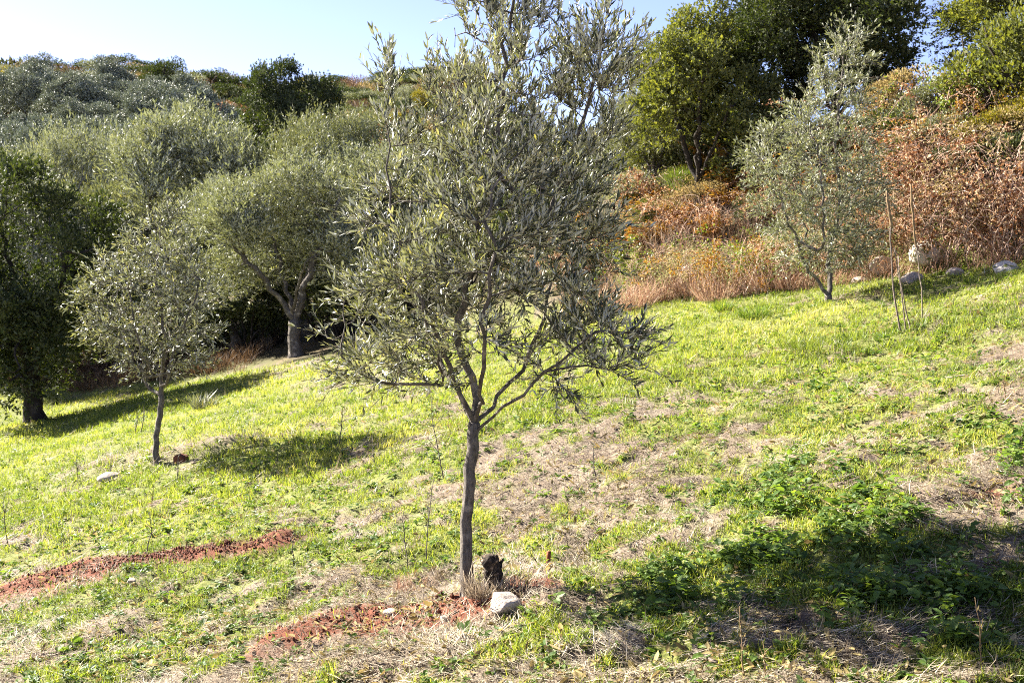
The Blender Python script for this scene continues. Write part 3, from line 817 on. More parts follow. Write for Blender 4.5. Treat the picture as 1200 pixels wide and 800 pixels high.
# undergrowth of the gully below the grove
for k, (px, y, h, w, lm) in enumerate([(-20, 32.5, .9, 2.2, 'rust'), (30, 32, .8, 2, 'rust'), (75, 31.5, .9, 2, 'rust'), (120, 31, .8, 2, 'rust'), (165, 30.5, 1.2, 2.2, 'oak'), (215, 29.5, 1.5, 2.4, 'oak'), (255, 28.5, 1.5, 2.4, 'oak'), (290, 27.5, 1.4, 2.2, 'oak'),
                                       (325, 28.5, 1.6, 2.2, 'oak'), (372, 27.2, 1.7, 2.2, 'oak'), (400, 26, 1.5, 2.2, 'oak'), (430, 25.4, 1.6, 2.2, 'oak'), (470, 24.6, 1.5, 2.2, 'oak'), (505, 24, 1.3, 2, 'oak'), (545, 23.2, 1.3, 2, 'oak'),
                                       (585, 22.6, 1.4, 2, 'oak'), (625, 22, 1.4, 2, 'oak'), (660, 21.4, 1.3, 1.8, 'oak')]):
    where = ['at the far left edge', 'behind the big dark trunk', 'right of the big dark trunk', 'behind the silvery young tree, left side'][k] if k < 4 else None
    lab = f'low brown dry bush {where}' if where else f'low dark shrub in the gully shade, {ORD[k-4]} of its line counted from the left'
    put(S_tan if lm == 'rust' else S_green, lab, px, y, h, w, 'gully undergrowth', leafm='brown' if lm == 'rust' else None)

# scrub that covers the rest of the hillside
for k in range(250):
    px, y = (rs.uniform(-60, 760), rs.uniform(38, 98)) if k < 110 else ((rs.uniform(350, 620), rs.uniform(58, 108)) if k < 180 else (rs.uniform(-60, 640), rs.uniform(84, 110))); lm = rs.choice(['oak', 'olive', 'tan', 'oak', 'rust', 'yellow'], p=[.3, .25, .17, .1, .1, .08])
    x = px_at(px, y)
    if px < 270 and 46 < y < 84: lm = 'oak' if rs.rand() < .6 else 'olive'
    put({'yellow': S_yel, 'tan': S_tan, 'oak': S_green, 'rust': S_tan, 'olive': S_grey}[lm], f'{desc[lm]} bush scattered among others over the scrubby far hillside', px, y, rs.uniform(1.2, 2.2), rs.uniform(2.2, 3.6), f'{desc[lm]} scrub scattered over the hillside', leafm='brown' if lm == 'rust' else None)

# the bank on the right
def y_on(px, off):
    y = 15.0
    for _ in range(60): y = .5 * y + .5 * (float(edge_y(px_at(px, y))) + off)
    return y
for px, y, top, w, src, lm, lab in [
    (815, 23.5, 110, 2.6, S_dense, None, 'wide leafy green bush under the tall bright green oak'), (905, 22.5, 130, 2.6, S_green, None, 'wide dark bush under the dark evergreen oak'), (765, 23.0, 140, 2.4, S_grey, None, 'wide grey-green bush under the pale feathery olive'),
    (1120, 14.9, 235, 1.6, S_green, None, 'dark green shrub added as a shaded gap in brambles near the big white rock'), (1172, 14.3, 215, 1.6, S_green, None, 'dark shrub added as a shaded gap in the brambles near the right picture edge'), (1030, 16.4, 235, 1.5, S_green, None, 'dark shrub added as a shaded gap in the brambles right of the leaning olive'),  # dark-leaved shrubs added to stand in for shaded gaps among the brambles
    (1075, 16, 150, 1, S_yel, 'tan', 'khaki dry bush between the mullein stalks, high on the bank'), (1135, 16, 165, 1, S_yel, 'rust', 'russet leafy bush just above the big white bank rock'), (1180, 16, 130, 1, S_yel, 'tan', 'khaki dry bush near the right edge above the brambles'),
    (1108, 16, 95, 1, S_tan, None, 'thin tan dry bush under the sky gap'), (1151, 16, 75, 1, S_dense, None, 'bright leafy bush at the right side of the sky gap'), (1195, 16, 90, 1, S_yel, 'yellow', 'yellow-leaved bush near the right edge, high on the bank'),
    (735, 20.2, 190, 1.7, S_grey, None, 'grey-green bush at the left end of the bank above the dry grass'),
    (775, 20.5, 165, 1.8, S_dense, None, 'light green bush on the bank under the pale feathery olive'),
    (800, 19.2, 195, 1.2, BROOM, None, 'feathery green broom shrub on the bank above orange bracken'),
    (835, 20.6, 150, 1.8, S_green, None, 'dark shrub in the hollow of the bank beside the broom'),
    (880, 19.6, 140, 1.6, S_green, None, 'dark shrub at the foot of the tall bright oak'),
    (920, 18.5, 150, 1.6, S_grey, None, 'greyish shrub behind the left stem of the leaning olive'),
    (1050, 18.4, 72, 2.0, S_yel, 'tan', 'tall tan dry bush right of the dark oak'),
    (1085, 17.6, 82, 2.0, S_yel, 'olive_light', 'yellow-green tall bush on the upper bank behind the dried stalks'),
    (1128, 17.2, 78, 2.0, S_yel, 'tan', 'brownish tall bush on the upper bank under the open sky gap'),
    (1165, 16.2, 38, 2.0, S_dense, None, 'leafy green tall bush on the upper bank near the right edge'),
    (1210, 15.4, -10, 2.0, S_yel, 'oak_bright', 'yellowish tall bush at the right picture edge'),
    (1060, 16.6, 140, 1.6, S_yel, 'olive_light', 'pale green leafy bush behind the tall mullein stalk'),
    (1105, 15.8, 125, 1.5, S_yel, 'olive_light', 'pale green bush in the middle of the brambles'),
    (1150, 15.2, 120, 1.5, S_yel, 'yellow', 'yellowish leafy bush in the brambles near the right edge')]:
    if px > 1035: y = y_on(px, {1050: 3.6, 1085: 3.2, 1128: 3.4, 1165: 3.0, 1210: 2.6, 1060: 2.0, 1105: 2.1, 1150: 1.9, 1120: 1.2, 1172: 1.3, 1075: 1.9, 1135: 1.5, 1180: 2.0, 1108: 3.9, 1151: 3.6, 1195: 2.4}[px])
    h = max(.8, z_top(top, y) - float(terrain(px_at(px, y), y)))
    pass
    if px > 1035: w = max(1.0, h * 1.15)
    put(src, lab, px, y, h, w, None, leafm=lm, name='broom_shrub' if src == BROOM else None)
for px, y, top, w, src, lm, lab in [(745, 19.6, 285, 1.5, S_tan, None, 'tan dry bush at the foot of the bank beside the close crown'), (790, 19.0, 275, 1.4, S_tan, None, 'tan dry bush under the feathery broom'),
        (825, 18.8, 270, 1.3, S_yel, 'tan', 'tan leafy bush between two orange bracken plants'), (870, 18.6, 250, 1.3, S_green, None, 'dark low shrub in the hollow right of the golden bracken'), (815, 19.8, 235, 1.4, S_yel, 'yellow', 'yellowing bush in the hollow above the orange bracken'),
        (760, 20.2, 235, 1.4, S_yel, 'fern', 'orange-leaved bush under the light green bank bush'), (905, 18.0, 268, 1.3, S_yel, 'rust', 'russet leafy bush left of the leaning olive stems'), (1000, 16.8, 225, 1.5, S_yel, 'rust', 'russet leafy bush right behind the leaning olive')]:
    h = max(.6, z_top(top, y) - float(terrain(px_at(px, y), y)))
    put(src, lab, px, y, h, w, None, leafm=lm)
# low tangle all along the steep foot of the bank
for k in range(30):
    xx = 1.0 + 5.6 * (k + rs.rand()) / 30; yy = float(edge_y(xx)) + rs.uniform(.1, 2.9); kind = k % 8
    hh = rs.uniform(.45, .85)
    if xx > 4.3: yy += .9
    src, lm, w_ = [(B1, None, 'russet'), (B3, None, 'khaki'), (B2, None, 'russet'), (FERN, None, 'orange'), (B3, 'fern', 'golden brown'), (B3, 'broom', 'yellow-green'), (S_green, None, 'dark green'), (BROOM, None, 'feathery green')][kind]
    if src is FERN: put(src, 'small orange bracken plant in the low tangle along the steep bank foot', 0, yy, hh * 1.1, hh * 1.1, 'small bracken in the bank tangle', h0=.75, w0=.8, x=xx)
    elif kind > 5: put(src, f'low {w_} shrub in the tangle along the steep bank foot', 0, yy, hh * 1.1, hh * 1.2, f'low {w_} shrubs of the bank tangle', x=xx)
    else: put(src, f'low {w_} bramble in the tangle along the steep bank foot', 0, yy, hh, hh * 1.7, f'low {w_} brambles of the bank tangle', leafm=lm, h0=1.15, w0=1.7, x=xx)
br_l = [(px, y_on(px, off), h) for px, off, h in [(1010, .5, .7), (1035, 1.0, .8), (1062, .9, .8), (1092, 1.1, .9), (1118, .5, .9), (1145, .6, 1.0), (1175, .5, 1.0), (1205, .5, 1.0), (1190, 1.3, 1.0), (1110, 1.4, .9), (985, .5, .6), (950, .5, .6), (915, .4, .6), (1235, .8, 1.0)]]
for k, (px, y, h) in enumerate(br_l):
    lab = ['russet bramble right of the leaning olive', 'low russet bramble behind the tall mullein stalk', 'russet bramble between the two mullein stalks', 'russet bramble around the big white bank rock', 'tangled bramble right of the big white bank rock', 'tall tangled bramble with bare arching canes',
           'tall dark-red bramble near the right edge', 'bramble cut by the right picture edge', 'highest bramble of the bank near the right edge', 'tall bramble high behind the big white rock', 'low bramble at the foot of the leaning olive', 'low bramble left of the leaning olive stems', 'lowest bramble of the bank, farthest left', 'bramble just past the right picture edge'][k]
    put([B1, B2, B3][k % 3], lab, px, y, h * .85, h * 1.35, 'brambles on the bank', h0=1.15, w0=1.7)
fern_l = [(742, 19.0, .9), (760, 19.4, 1.1), (768, 18.8, .7), (800, 18.6, .8), (846, 18.3, .7), (856, 18.6, .95), (870, 18.0, .6), (850, 19.2, 1.3), (890, 17.9, .7), (780, 18.6, .5), (725, 19.2, .7), (905, 18.2, .8)]
fl = ['orange bracken at the left end of the bank', 'tall orange bracken under the light green bush', 'small orange bracken in front of the dry grass', 'orange bracken below the feathery broom', 'bright orange bracken in the dark hollow', 'tall golden bracken standing in the dark hollow', 'orange bracken left of the leaning olive',
      'highest yellowish bracken against the dark oak shade', 'small russet bracken beside the leaning olive', 'smallest bracken among the pale dry grass', 'bracken half hidden by the close tree leaves', 'bracken behind the left stem of the leaning olive']
for k, (px, y, h) in enumerate(fern_l):
    put(FERN, fl[k], px, y, h, h * 1.0, 'orange bracken on the bank', h0=.75, w0=.8)

# bare thin saplings in the sky gap on the right
sk = Skel(); ids = sk.path([(0, 0, -.1), (.05, 0, .9), (.0, .05, 1.7)], -1, 0, .15, .02)
A = np.stack([rs.uniform(-1.1, 1.1, 110), rs.uniform(-.7, .7, 110), rs.uniform(1.5, 4.0, 110)], 1)
sk.grow(A, .16, 3, .25, 60, up=.15, jit=.25, minnode=len(ids) - 3); sk.finish(.005, 2.2, rmax=.05)
b, d, l = shoots(sk, .012, 1, .12, .3, .3, .3, np.array([0, 0, 2.]))
q = rs.rand(len(b)) < .5
xy = (px_at(1105, 19.5), 19.5)
sap = tree_object('sapling', 'thin half-bare sapling in the sky gap right of the dark oak', 'sapling', gz(*xy, .05), sk.tubes(), twig_leaves(b[q], d[q], l[q], 3, .09, .04, kind='far'), 'bark_dark', 'oak')
hz = z_top(42, 19.5) - float(terrain(*xy)); sap.scale = (hz / 4.1,) * 3
# ------------------------------------------------------------------ the ground sheet
def axis(n, a, b, lo, hi, c=0.0):
    u0 = math.asinh((lo - c) / a) / b; u1 = math.asinh((hi - c) / a) / b
    return c + a * np.sinh(b * np.linspace(u0, u1, n))
gx = axis(640, 2.2, 5, -190, 190); gy = axis(520, 2.6, 5.5, -14, 330, 5.4)
X, Y = np.meshgrid(gx, gy); X = X.ravel(); Y = Y.ravel()
Z = terrain(X, Y)
def soil_mask(x, y):
    s = np.zeros_like(x)
    for m in SOIL:
        d = seg_dist(x, y, m) / (m[4] * 1.15)
        s = np.maximum(s, np.exp(-d ** 2) * (.6 + .9 * fbm(x * 5, y * 5, 41, 2)))
    for (px, py, r) in [(1165, 588, .3), (430, 735, .3), (60, 700, .35)]:
        g = SP[(px, py)]
        s = np.maximum(s, .55 * np.exp(-((x - g[0]) ** 2 + (y - g[1]) ** 2) / r ** 2) * (.5 + fbm(x * 6, y * 6, 43, 2)))
    return sstep(.3, .85, s + (fbm(x * 11, y * 11, 47, 2) - .5) * .7)
SP = {k[:2]: ground_at(*k[:2]) for k in [(1165, 588), (430, 735), (60, 700)]}
CTRL = np.array([  # photo column, row, green, broad weeds
    (50, 500, 1, .1), (50, 580, .95, .25), (250, 460, 1, 0), (250, 560, .8, .1), (100, 650, .62, .2), (100, 720, .6, .25), (100, 780, .5, .3), (300, 600, .9, .15), (290, 700, .65, .2), (350, 780, .4, .2), (450, 560, .62, .1),
    (450, 480, .9, .05), (425, 432, .5, 0), (560, 430, .85, 0), (500, 620, .75, .15), (480, 770, .3, .15), (620, 600, .3, .15), (640, 530, .35, .1), (700, 440, .9, 0), (720, 520, .32, .1), (780, 580, .35, .35), (800, 400, .9, .05), (850, 480, .55, .15),
    (880, 540, .5, .4), (700, 640, .5, .25), (650, 760, .3, .15), (800, 690, .65, .6), (950, 600, .65, .75), (960, 660, .85, 1), (1100, 660, .85, .95), (1000, 760, .3, .25), (1150, 760, .5, .4), (1080, 550, .35, .25), (1100, 475, .45, .8), (980, 490, .42, .6),
    (1170, 590, .1, .1), (1170, 520, .4, .55), (1000, 420, .62, .2), (1100, 400, .62, .2), (900, 370, .9, .1), (1150, 345, .85, .1), (1190, 440, .3, .1), (620, 690, .3, .1), (430, 740, .12, .05)], float)
def cover(x, y, z):
    px, py = project(np.stack([x, y, z], 1))
    px = np.clip(px, -60, 1260); py = np.clip(py, 330, 830)
    w = np.exp(-(((px[:, None] - CTRL[None, :, 0]) / 85) ** 2 + ((py[:, None] - CTRL[None, :, 1]) / 48) ** 2)) + 1e-6
    w /= w.sum(1, keepdims=True)
    g = np.minimum(w @ CTRL[:, 2] + .11 * sstep(540, 740, px), 1); b = w @ CTRL[:, 3]
    n = fbm(x * 1.5, y * 1.5, 61, 4); n2 = fbm(x * 6.5, y * 6.5, 67, 3)
    G = sstep(-.12, .12, g - .5 + (n - .5) * 1.0 + (n2 - .5) * 1.7 - .04)
    n3 = fbm(x * 2.1 + 5, y * 2.1, 71, 3) * .6 + fbm(x * 7 + 5, y * 7, 73, 2) * .4
    B = sstep(.0, .25, b - .66 + (n3 - .5) * 2.2)
    bare = np.exp(-(seg_dist(x, y, MOUNDS[4]) / .42) ** 2); G = G * (1 - .9 * bare)
    s = soil_mask(x, y)
    return G * (1 - s), B * (1 - s), s
fl_ = (Y < edge_y(X) + 4) & (Y > 1) & (np.abs(X) < Y * .7 + 3)
G = np.full(len(X), .3); S = np.zeros(len(X))
g_, b_, s_ = cover(X[fl_], Y[fl_], Z[fl_]); G[fl_] = g_; S[fl_] = s_
hill = sstep(.3, 2.5, (Y - edge_y(X)))
nx, ny = len(gx), len(gy)
i = np.arange(ny - 1)[:, None] * nx; j = np.arange(nx - 1)[None]
Q = np.stack([i + j, i + j + 1, i + nx + j + 1, i + nx + j], -1).reshape(-1, 4)
gm, nt, out = new_mat('orchard_earth')
tc = nt.nodes.new('ShaderNodeTexCoord')
def noise(sc, det=6, ro=.6):
    n_ = nt.nodes.new('ShaderNodeTexNoise'); n_.inputs['Scale'].default_value = sc; n_.inputs['Detail'].default_value = det; n_.inputs['Roughness'].default_value = ro
    nt.links.new(tc.outputs['Object'], n_.inputs['Vector']); return n_.outputs['Fac']
def attr(n_):
    a_ = nt.nodes.new('ShaderNodeAttribute'); a_.attribute_name = n_; return a_.outputs['Fac']
litter = ramp(nt, noise(38, 8, .7), [(.32, (.035, .026, .018)), (.46, (.13, .10, .072)), (.6, (.23, .19, .14)), (.75, (.38, .33, .26))])
blot = ramp(nt, noise(3.2, 4), [(.42, (0, 0, 0)), (.64, (1, 1, 1))])
litter = mixc(nt, blot, litter, ramp(nt, noise(55, 6, .7), [(.3, (.05, .034, .024)), (.7, (.22, .165, .12))]))
greenc = ramp(nt, noise(26, 6, .7), [(.3, (.045, .05, .014)), (.5, (.11, .125, .028)), (.72, (.24, .22, .08))])
soilc = ramp(nt, noise(45, 8, .7), [(.3, (.055, .019, .011)), (.55, (.13, .043, .022)), (.75, (.20, .095, .06))])
hillc = ramp(nt, noise(.9, 8, .65), [(.3, (.02, .022, .010)), (.5, (.06, .052, .026)), (.7, (.14, .10, .055))])
c = mixc(nt, attr('green'), litter, greenc)
c = mixc(nt, attr('soil'), c, soilc)
c = mixc(nt, attr('hill'), c, hillc)
p = nt.nodes.new('ShaderNodeBsdfPrincipled'); p.inputs['Roughness'].default_value = .95; p.inputs['Specular IOR Level'].default_value = .15
nt.links.new(c, p.inputs['Base Color'])
bm = nt.nodes.new('ShaderNodeBump'); bm.inputs['Strength'].default_value = .7; bm.inputs['Distance'].default_value = .02
nt.links.new(noise(30, 8, .7), bm.inputs['Height']); nt.links.new(bm.outputs[0], p.inputs['Normal'])
nt.links.new(p.outputs[0], out.inputs['Surface'])
ground = link('ground', make_mesh('ground', np.stack([X, Y, Z], 1), None, Q, [gm], smooth=True, attrs={'green': G, 'soil': S, 'hill': hill}))
tag(ground, 'sloping orchard earth rising to a scrubby hillside', 'ground', kind='structure')

# ------------------------------------------------------------------ ground cover
def scatter(n, y0, y1, power=1.0, edge=.5):
    """points on the field, denser near the viewer"""
    u = rs.rand(n)
    if power == 1.0: y = y0 * (y1 / y0) ** u
    else: y = (y0 ** (1 - power) + u * (y1 ** (1 - power) - y0 ** (1 - power))) ** (1 / (1 - power))
    x = (rs.rand(n) * 2 - 1) * (.53 * y + .9)
    k = (y < edge_y(x) + edge)
    x, y = x[k], y[k]
    z = terrain(x, y)
    return x, y, z

# green grass
ch = []
for n, y0, y1, h0, h1, w0, far in [(380000, 3.3, 9, .016, .055, .0038, False), (260000, 9, 19, .03, .08, .009, True), (200000, 19, 38, .04, .10, .017, True)]:
    x, y, z = scatter(n, y0, y1)
    G_, B_, S_ = cover(x, y, z)
    tuft = fbm(x * 7, y * 7, 91, 2)
    shade_edge = sstep(1.0, -1.5, y - edge_y(x))
    k = rs.rand(len(x)) < np.clip(G_ * (2.4 * sstep(.3, .7, tuft) ) + .03, 0, 1) * (.25 + .75 * shade_edge)
    x, y, z, tuft, B_ = x[k], y[k], z[k], tuft[k], B_[k]
    m = len(x)
    D = unit(np.stack([rs.randn(m) * .38, rs.randn(m) * .38, np.ones(m)], 1))
    hgt = rs.uniform(h0, h1, m) * (.35 + 1.3 * tuft)
    V, T, kk = blade_arrays(np.stack([x, y, z - .004], 1), D, hgt, w0 * rs.uniform(.7, 1.5, m), rs.uniform(.05, .6, m), far)
    hue = np.clip(fbm(x * .8, y * .8, 95, 3) * .9 + .01 + rs.randn(m) * .2, 0, 1)
    ch.append((V, T, np.repeat(hue, kk))); print('grass', m)
V, T, r = cat(ch)
tag(link('green_grass', make_mesh('green_grass', V, T, None, [M['grass']], r)), 'short bright green grass over the sloping field', 'grass', kind='stuff')

# dry straw lying about, thin stems standing
ch = []
for n, y0, y1, l0, l1, w0 in [(340000, 3.3, 9, .015, .11, .0026), (100000, 9, 19, .08, .25, .007), (50000, 19, 36, .1, .3, .013)]:
    x, y, z = scatter(n, y0, y1, edge=.5)
    G_, B_, S_ = cover(x, y, z)
    cl = fbm(x * 3.1, y * 3.1, 101, 3)
    k = rs.rand(len(x)) < np.clip((1 - G_) * (.45 + 1.3 * sstep(.38, .62, cl)) + .12, 0, 1) * (1 - .75 * S_)
    x, y, z = x[k], y[k], z[k]; m = len(x)
    az = fbm(x * 1.1, y * 1.1, 107, 2) * 9 + rs.randn(m) * .8
    el = np.abs(rs.randn(m)) * .26 + .02
    stand = rs.rand(m) < .03
    el = np.where(stand, rs.uniform(.8, 1.5, m), el)
    D = np.stack([np.cos(az) * np.cos(el), np.sin(az) * np.cos(el), np.sin(el)], 1)
    L = rs.uniform(l0, l1, m) * np.where(stand, .8, 1)
    P = np.stack([x, y, z + .004 + rs.rand(m) * .022], 1) - np.where(stand, 0, .4)[:, None] * D * L[:, None] * np.array([1, 1, .2])
    V, T, kk = blade_arrays(P, D, L, w0 * rs.uniform(.6, 1.5, m), rs.uniform(-.3, .5, m), y0 > 8, az=az + 1.57 + rs.randn(m) * .6)
    tone = np.clip(fbm(x * 1.7, y * 1.7, 109, 2) * .8 + rs.randn(m) * .30 + .1, 0, 1)
    ch.append((V, T, np.repeat(tone, kk))); print('straw', m)
V, T, r = cat(ch)
tag(link('dry_straw', make_mesh('dry_straw', V, T, None, [M['straw']], r)), 'pale dry straw and dead stems lying over the field', 'straw', kind='stuff')

# fallen leaves and chips of bark
x, y, z = scatter(26000, 3.3, 12, edge=0); k = rs.rand(len(x)) < .25 + .75 * sstep(.45, .6, fbm(x * 1.9, y * 1.9, 171, 2)); x, y, z = x[k], y[k], z[k]; m = len(x)
a_ = rs.rand(m) * 6.283; D = np.stack([np.cos(a_), np.sin(a_), rs.uniform(-.1, .5, m)], 1); L = rs.uniform(.02, .06, m)
V, T, kk = leaf_arrays(np.stack([x, y, z + .012 + .01 * rs.rand(m)], 1), D, np.array([0, 0, 1.]) + rs.randn(m, 3) * .5, L, L * rs.uniform(.18, .45, m), rs.uniform(-.5, .6, m), 'oval')
tag(link('fallen_leaves', make_mesh('fallen_leaves', V, T, None, [M['tan']], np.repeat(rs.rand(m) * .8, kk))), 'dry fallen leaves and bark chips strewn over the field', 'leaf litter', kind='stuff')

# broad-leaved weeds in patches
ch = []
for n, y0, y1, sc in [(46000, 3.3, 8, 1.0), (22000, 8, 17, 1.4), (6000, 17, 28, 1.8)]:
    x, y, z = scatter(n, y0, y1, edge=.3)
    G_, B_, S_ = cover(x, y, z)
    k = rs.rand(len(x)) < np.clip(B_ * .40 + .06 + .16 * G_, 0, 1) * (1 - S_)
    x, y, z, B_ = x[k], y[k], z[k], B_[k]; npl = len(x)
    nl = 9
    size = rs.uniform(.010, .036, npl) * sc * (1 + .3 * B_); hh = rs.uniform(.01, .09, npl) * (.5 + .8 * B_) * sc
    ix = np.repeat(np.arange(npl), nl); m = len(ix)
    a = rs.rand(m) * 6.283; lev = rs.rand(m)
    out_ = np.stack([np.cos(a), np.sin(a), np.zeros(m)], 1)
    P = np.stack([x, y, z], 1)[ix] + np.array([0, 0, 1.]) * (hh[ix] * lev)[:, None] + out_ * (size[ix] * .35 * rs.rand(m))[:, None]
    D = out_ + np.array([0, 0, 1.]) * rs.uniform(-.15, .9, m)[:, None]
    L = size[ix] * rs.uniform(.6, 1.4, m)
    V, T, kk = leaf_arrays(P, D, np.array([0, 0, 1.]) + rs.randn(m, 3) * .35, L, L * rs.uniform(.4, .75, m), rs.uniform(0, .7, m), 'oval' if y0 < 8 else 'far')
    hue = np.clip(np.repeat(rs.rand(npl), nl) * .6 + rs.rand(m) * .35, 0, 1)
    ch.append((V, T, np.repeat(hue, kk))); print('weeds', npl)
V, T, r = cat(ch)
tag(link('weed_ground_cover', make_mesh('weed_ground_cover', V, T, None, [M['weed']], r)), 'low broad-leaved green weeds growing in patches', 'weeds', kind='stuff')

# dry grass along the foot of the bank and reddish growth under the grove
def bank(n, x0, x1, s0, s1, h0, h1, w, name, label, mat_):
    x = rs.uniform(x0, x1, n); y = edge_y(x) + s0 + (s1 - s0) * rs.rand(n) ** 1.3
    cl = fbm(x * 1.6, y * 1.6, 121, 3); k = rs.rand(n) < sstep(.3, .6, cl) * .9 + .1
    x, y, cl = x[k], y[k], cl[k]; z = terrain(x, y); m = len(x)
    D = unit(np.stack([rs.randn(m) * .35, rs.randn(m) * .35 - .15, np.ones(m)], 1))
    V, T, kk = blade_arrays(np.stack([x, y, z - .02], 1), D, rs.uniform(h0, h1, m) * (.5 + cl), w * rs.uniform(.6, 1.4, m), rs.uniform(.0, .8, m))
    tone = np.clip(fbm(x * .9, y * .9, 127, 2) * .7 + rs.randn(m) * .2 + .12, 0, 1)
    tag(link(name, make_mesh(name, V, T, None, [M[mat_]], np.repeat(tone, kk))), label, 'dry grass', kind='stuff')
bank(15000, .8, 8.5, -.15, 3.0, .10, .42, .006, 'bank_dry_grass', 'pinkish dry grass along the foot of the bank', 'bank_grass')
bank(12000, .5, 9, 1.2, 7, .2, .5, .010, 'upper_dry_grass', 'tan dry grass over the upper bank', 'straw')
bank(16000, -22, -6, .5, 4, .2, .5, .012, 'gully_dry_grass', 'brown dry growth under the grove trees', 'brown')

# low scrub and dry growth that clothes the far hillside between the trees
n = 120000; y = 30 + 90 * rs.rand(n) ** .8; x = (rs.rand(n) * 2 - 1) * (.56 * y + 2); k = (y > edge_y(x) + 3) & ((x < 5) | (y > 26)); x, y = x[k], y[k]; m = len(x)
cl = fbm(x * .35, y * .35, 141, 3); k = rs.rand(m) < sstep(.25, .55, cl) * .85 + .15; pc_ = 600 + F * x / y; orch = (pc_ < 275) & (y > 44) & (y < 86); k &= ~orch | (rs.rand(len(k)) < .3)
x, y, cl, orch = x[k], y[k], cl[k], orch[k]; m = len(x)
D = unit(np.stack([rs.randn(m) * .7, rs.randn(m) * .7, np.ones(m)], 1)); L = rs.uniform(.25, .8, m) * (.4 + 1.2 * cl)
V, T, kk = leaf_arrays(np.stack([x, y, terrain(x, y, False) - .03], 1), D, rs.randn(m, 3), L, L * rs.uniform(.2, .5, m), rs.uniform(-.2, .5, m), 'far')
tone = np.clip(fbm(x * .12, y * .12, 147, 3) * 1.5 - .3 + rs.randn(m) * .17, 0, np.where(orch, .4, 1))  # scrub in the orchard kept darker, standing in for shadow between the crowns
tag(link('hillside_scrub', make_mesh('hillside_scrub', V, T, None, [M['scrub']], np.repeat(tone, kk))), 'low mixed scrub and dry growth clothing the far hillside', 'scrub', kind='stuff')

# crumbs of red soil
ch = []
ico = np.array([(1, 0, 0), (-1, 0, 0), (0, 1, 0), (0, -1, 0), (0, 0, 1), (0, 0, -1)], float)
icot = np.array([(0, 2, 4), (2, 1, 4), (1, 3, 4), (3, 0, 4), (2, 0, 5), (1, 2, 5), (3, 1, 5), (0, 3, 5)])
pts = []
for m_ in SOIL:
    n = 1400; t = rs.rand(n); x = m_[0] + (m_[2] - m_[0]) * t + rs.randn(n) * m_[4] * .55; y = m_[1] + (m_[3] - m_[1]) * t + rs.randn(n) * m_[4] * .55
    pts.append(np.stack([x, y], 1))
pts = np.concatenate(pts); k = soil_mask(pts[:, 0], pts[:, 1]) > rs.rand(len(pts)) * .8; pts = pts[k]
m = len(pts); r_ = .0025 + .013 * rs.rand(m) ** 4
V = ico[None] * r_[:, None, None] * rs.uniform(.6, 1.3, (m, 6, 1)) + np.concatenate([pts, terrain(pts[:, 0], pts[:, 1])[:, None] + .3 * r_[:, None]], 1)[:, None]
T = (np.arange(m)[:, None, None] * 6 + icot[None]).reshape(-1, 3)
tag(link('soil_crumbs', make_mesh('soil_crumbs', V.reshape(-1, 3), T, None, [M['clod']])), 'crumbs of loose red soil on the turned earth', 'soil', kind='stuff')
# ------------------------------------------------------------------ rocks, stump, sticks, stalks
def rock(label, px, py, wpx, hpx, mat_='stone', group=None, at=None, seed=0, depth=.8, block=False, sink=.25, rz=None):
    import bmesh
    g = ground_at(px, py) if at is None else np.array(at)
    s = wpx / F * g[1]; hh = hpx / F * g[1]
    bm = bmesh.new(); bmesh.ops.create_icosphere(bm, subdivisions=4, radius=1)
    q = np.random.RandomState(seed + 100)
    pl = unit(q.randn(9, 3)); off = q.uniform(.5, .86, 9)
    for v in bm.verts:
        c = np.array(v.co)
        for n_, o_ in zip(pl, off):                       # cut facets
            d = c @ n_ - o_
            if d > 0: c = c - n_ * d * .9
        c = c * (1 + .10 * (fbm(c[0] * 3 + 7, c[1] * 3 + c[2] * 2.3, seed, 3) - .5) * 2)
        v.co = c
    me = bpy.data.meshes.new('rock'); bm.to_mesh(me); bm.free(); me.materials.append(M[mat_])
    for p_ in me.polygons: p_.use_smooth = True
    o = link('rock', me, None, (g[0], g[1], g[2] + hh * (.5 - sink)))
    o.scale = (s / 2 / .82, s / 2 * depth / .82, hh / 2 / .82 * 1.25); o.rotation_euler = (0, 0, q.rand() * 6.28 if rz is None else rz)
    return tag(o, label, 'rock', group)
import bmesh
rock('pale pinkish squarish stone at the foot of the close young tree', 592, 711, 42, 19, 'stone', seed=17, depth=.72, sink=.18, rz=.4)
rock('low flat whitish rock in the grass left of the silvery young tree', 129, 561, 26, 10, seed=1, sink=.4)
rock('small white stone among the red soil crumbs on the left', 154, 685, 11, 8, seed=2, sink=.15)
rock('small pale stone half covered by red soil left of the close tree', 462, 702, 14, 7, seed=3)
rock('flat pale stone lying on red soil left of the close tree', 457, 720, 20, 7, seed=4)
rock('reddish clod-like stone on the red soil mound by the close tree', 516, 703, 13, 10, 'clod', seed=5, sink=.1)
rock('thin pale chip lying on red soil in front of the close tree', 520, 727, 10, 5, seed=6, sink=.1)
rock('whitish rock in bright grass just right of the close crown', 757, 395, 26, 10, seed=7)
yb = 15.0
def bank_at(px, py, lo=9, hi=26):
    return ground_at(px, py)
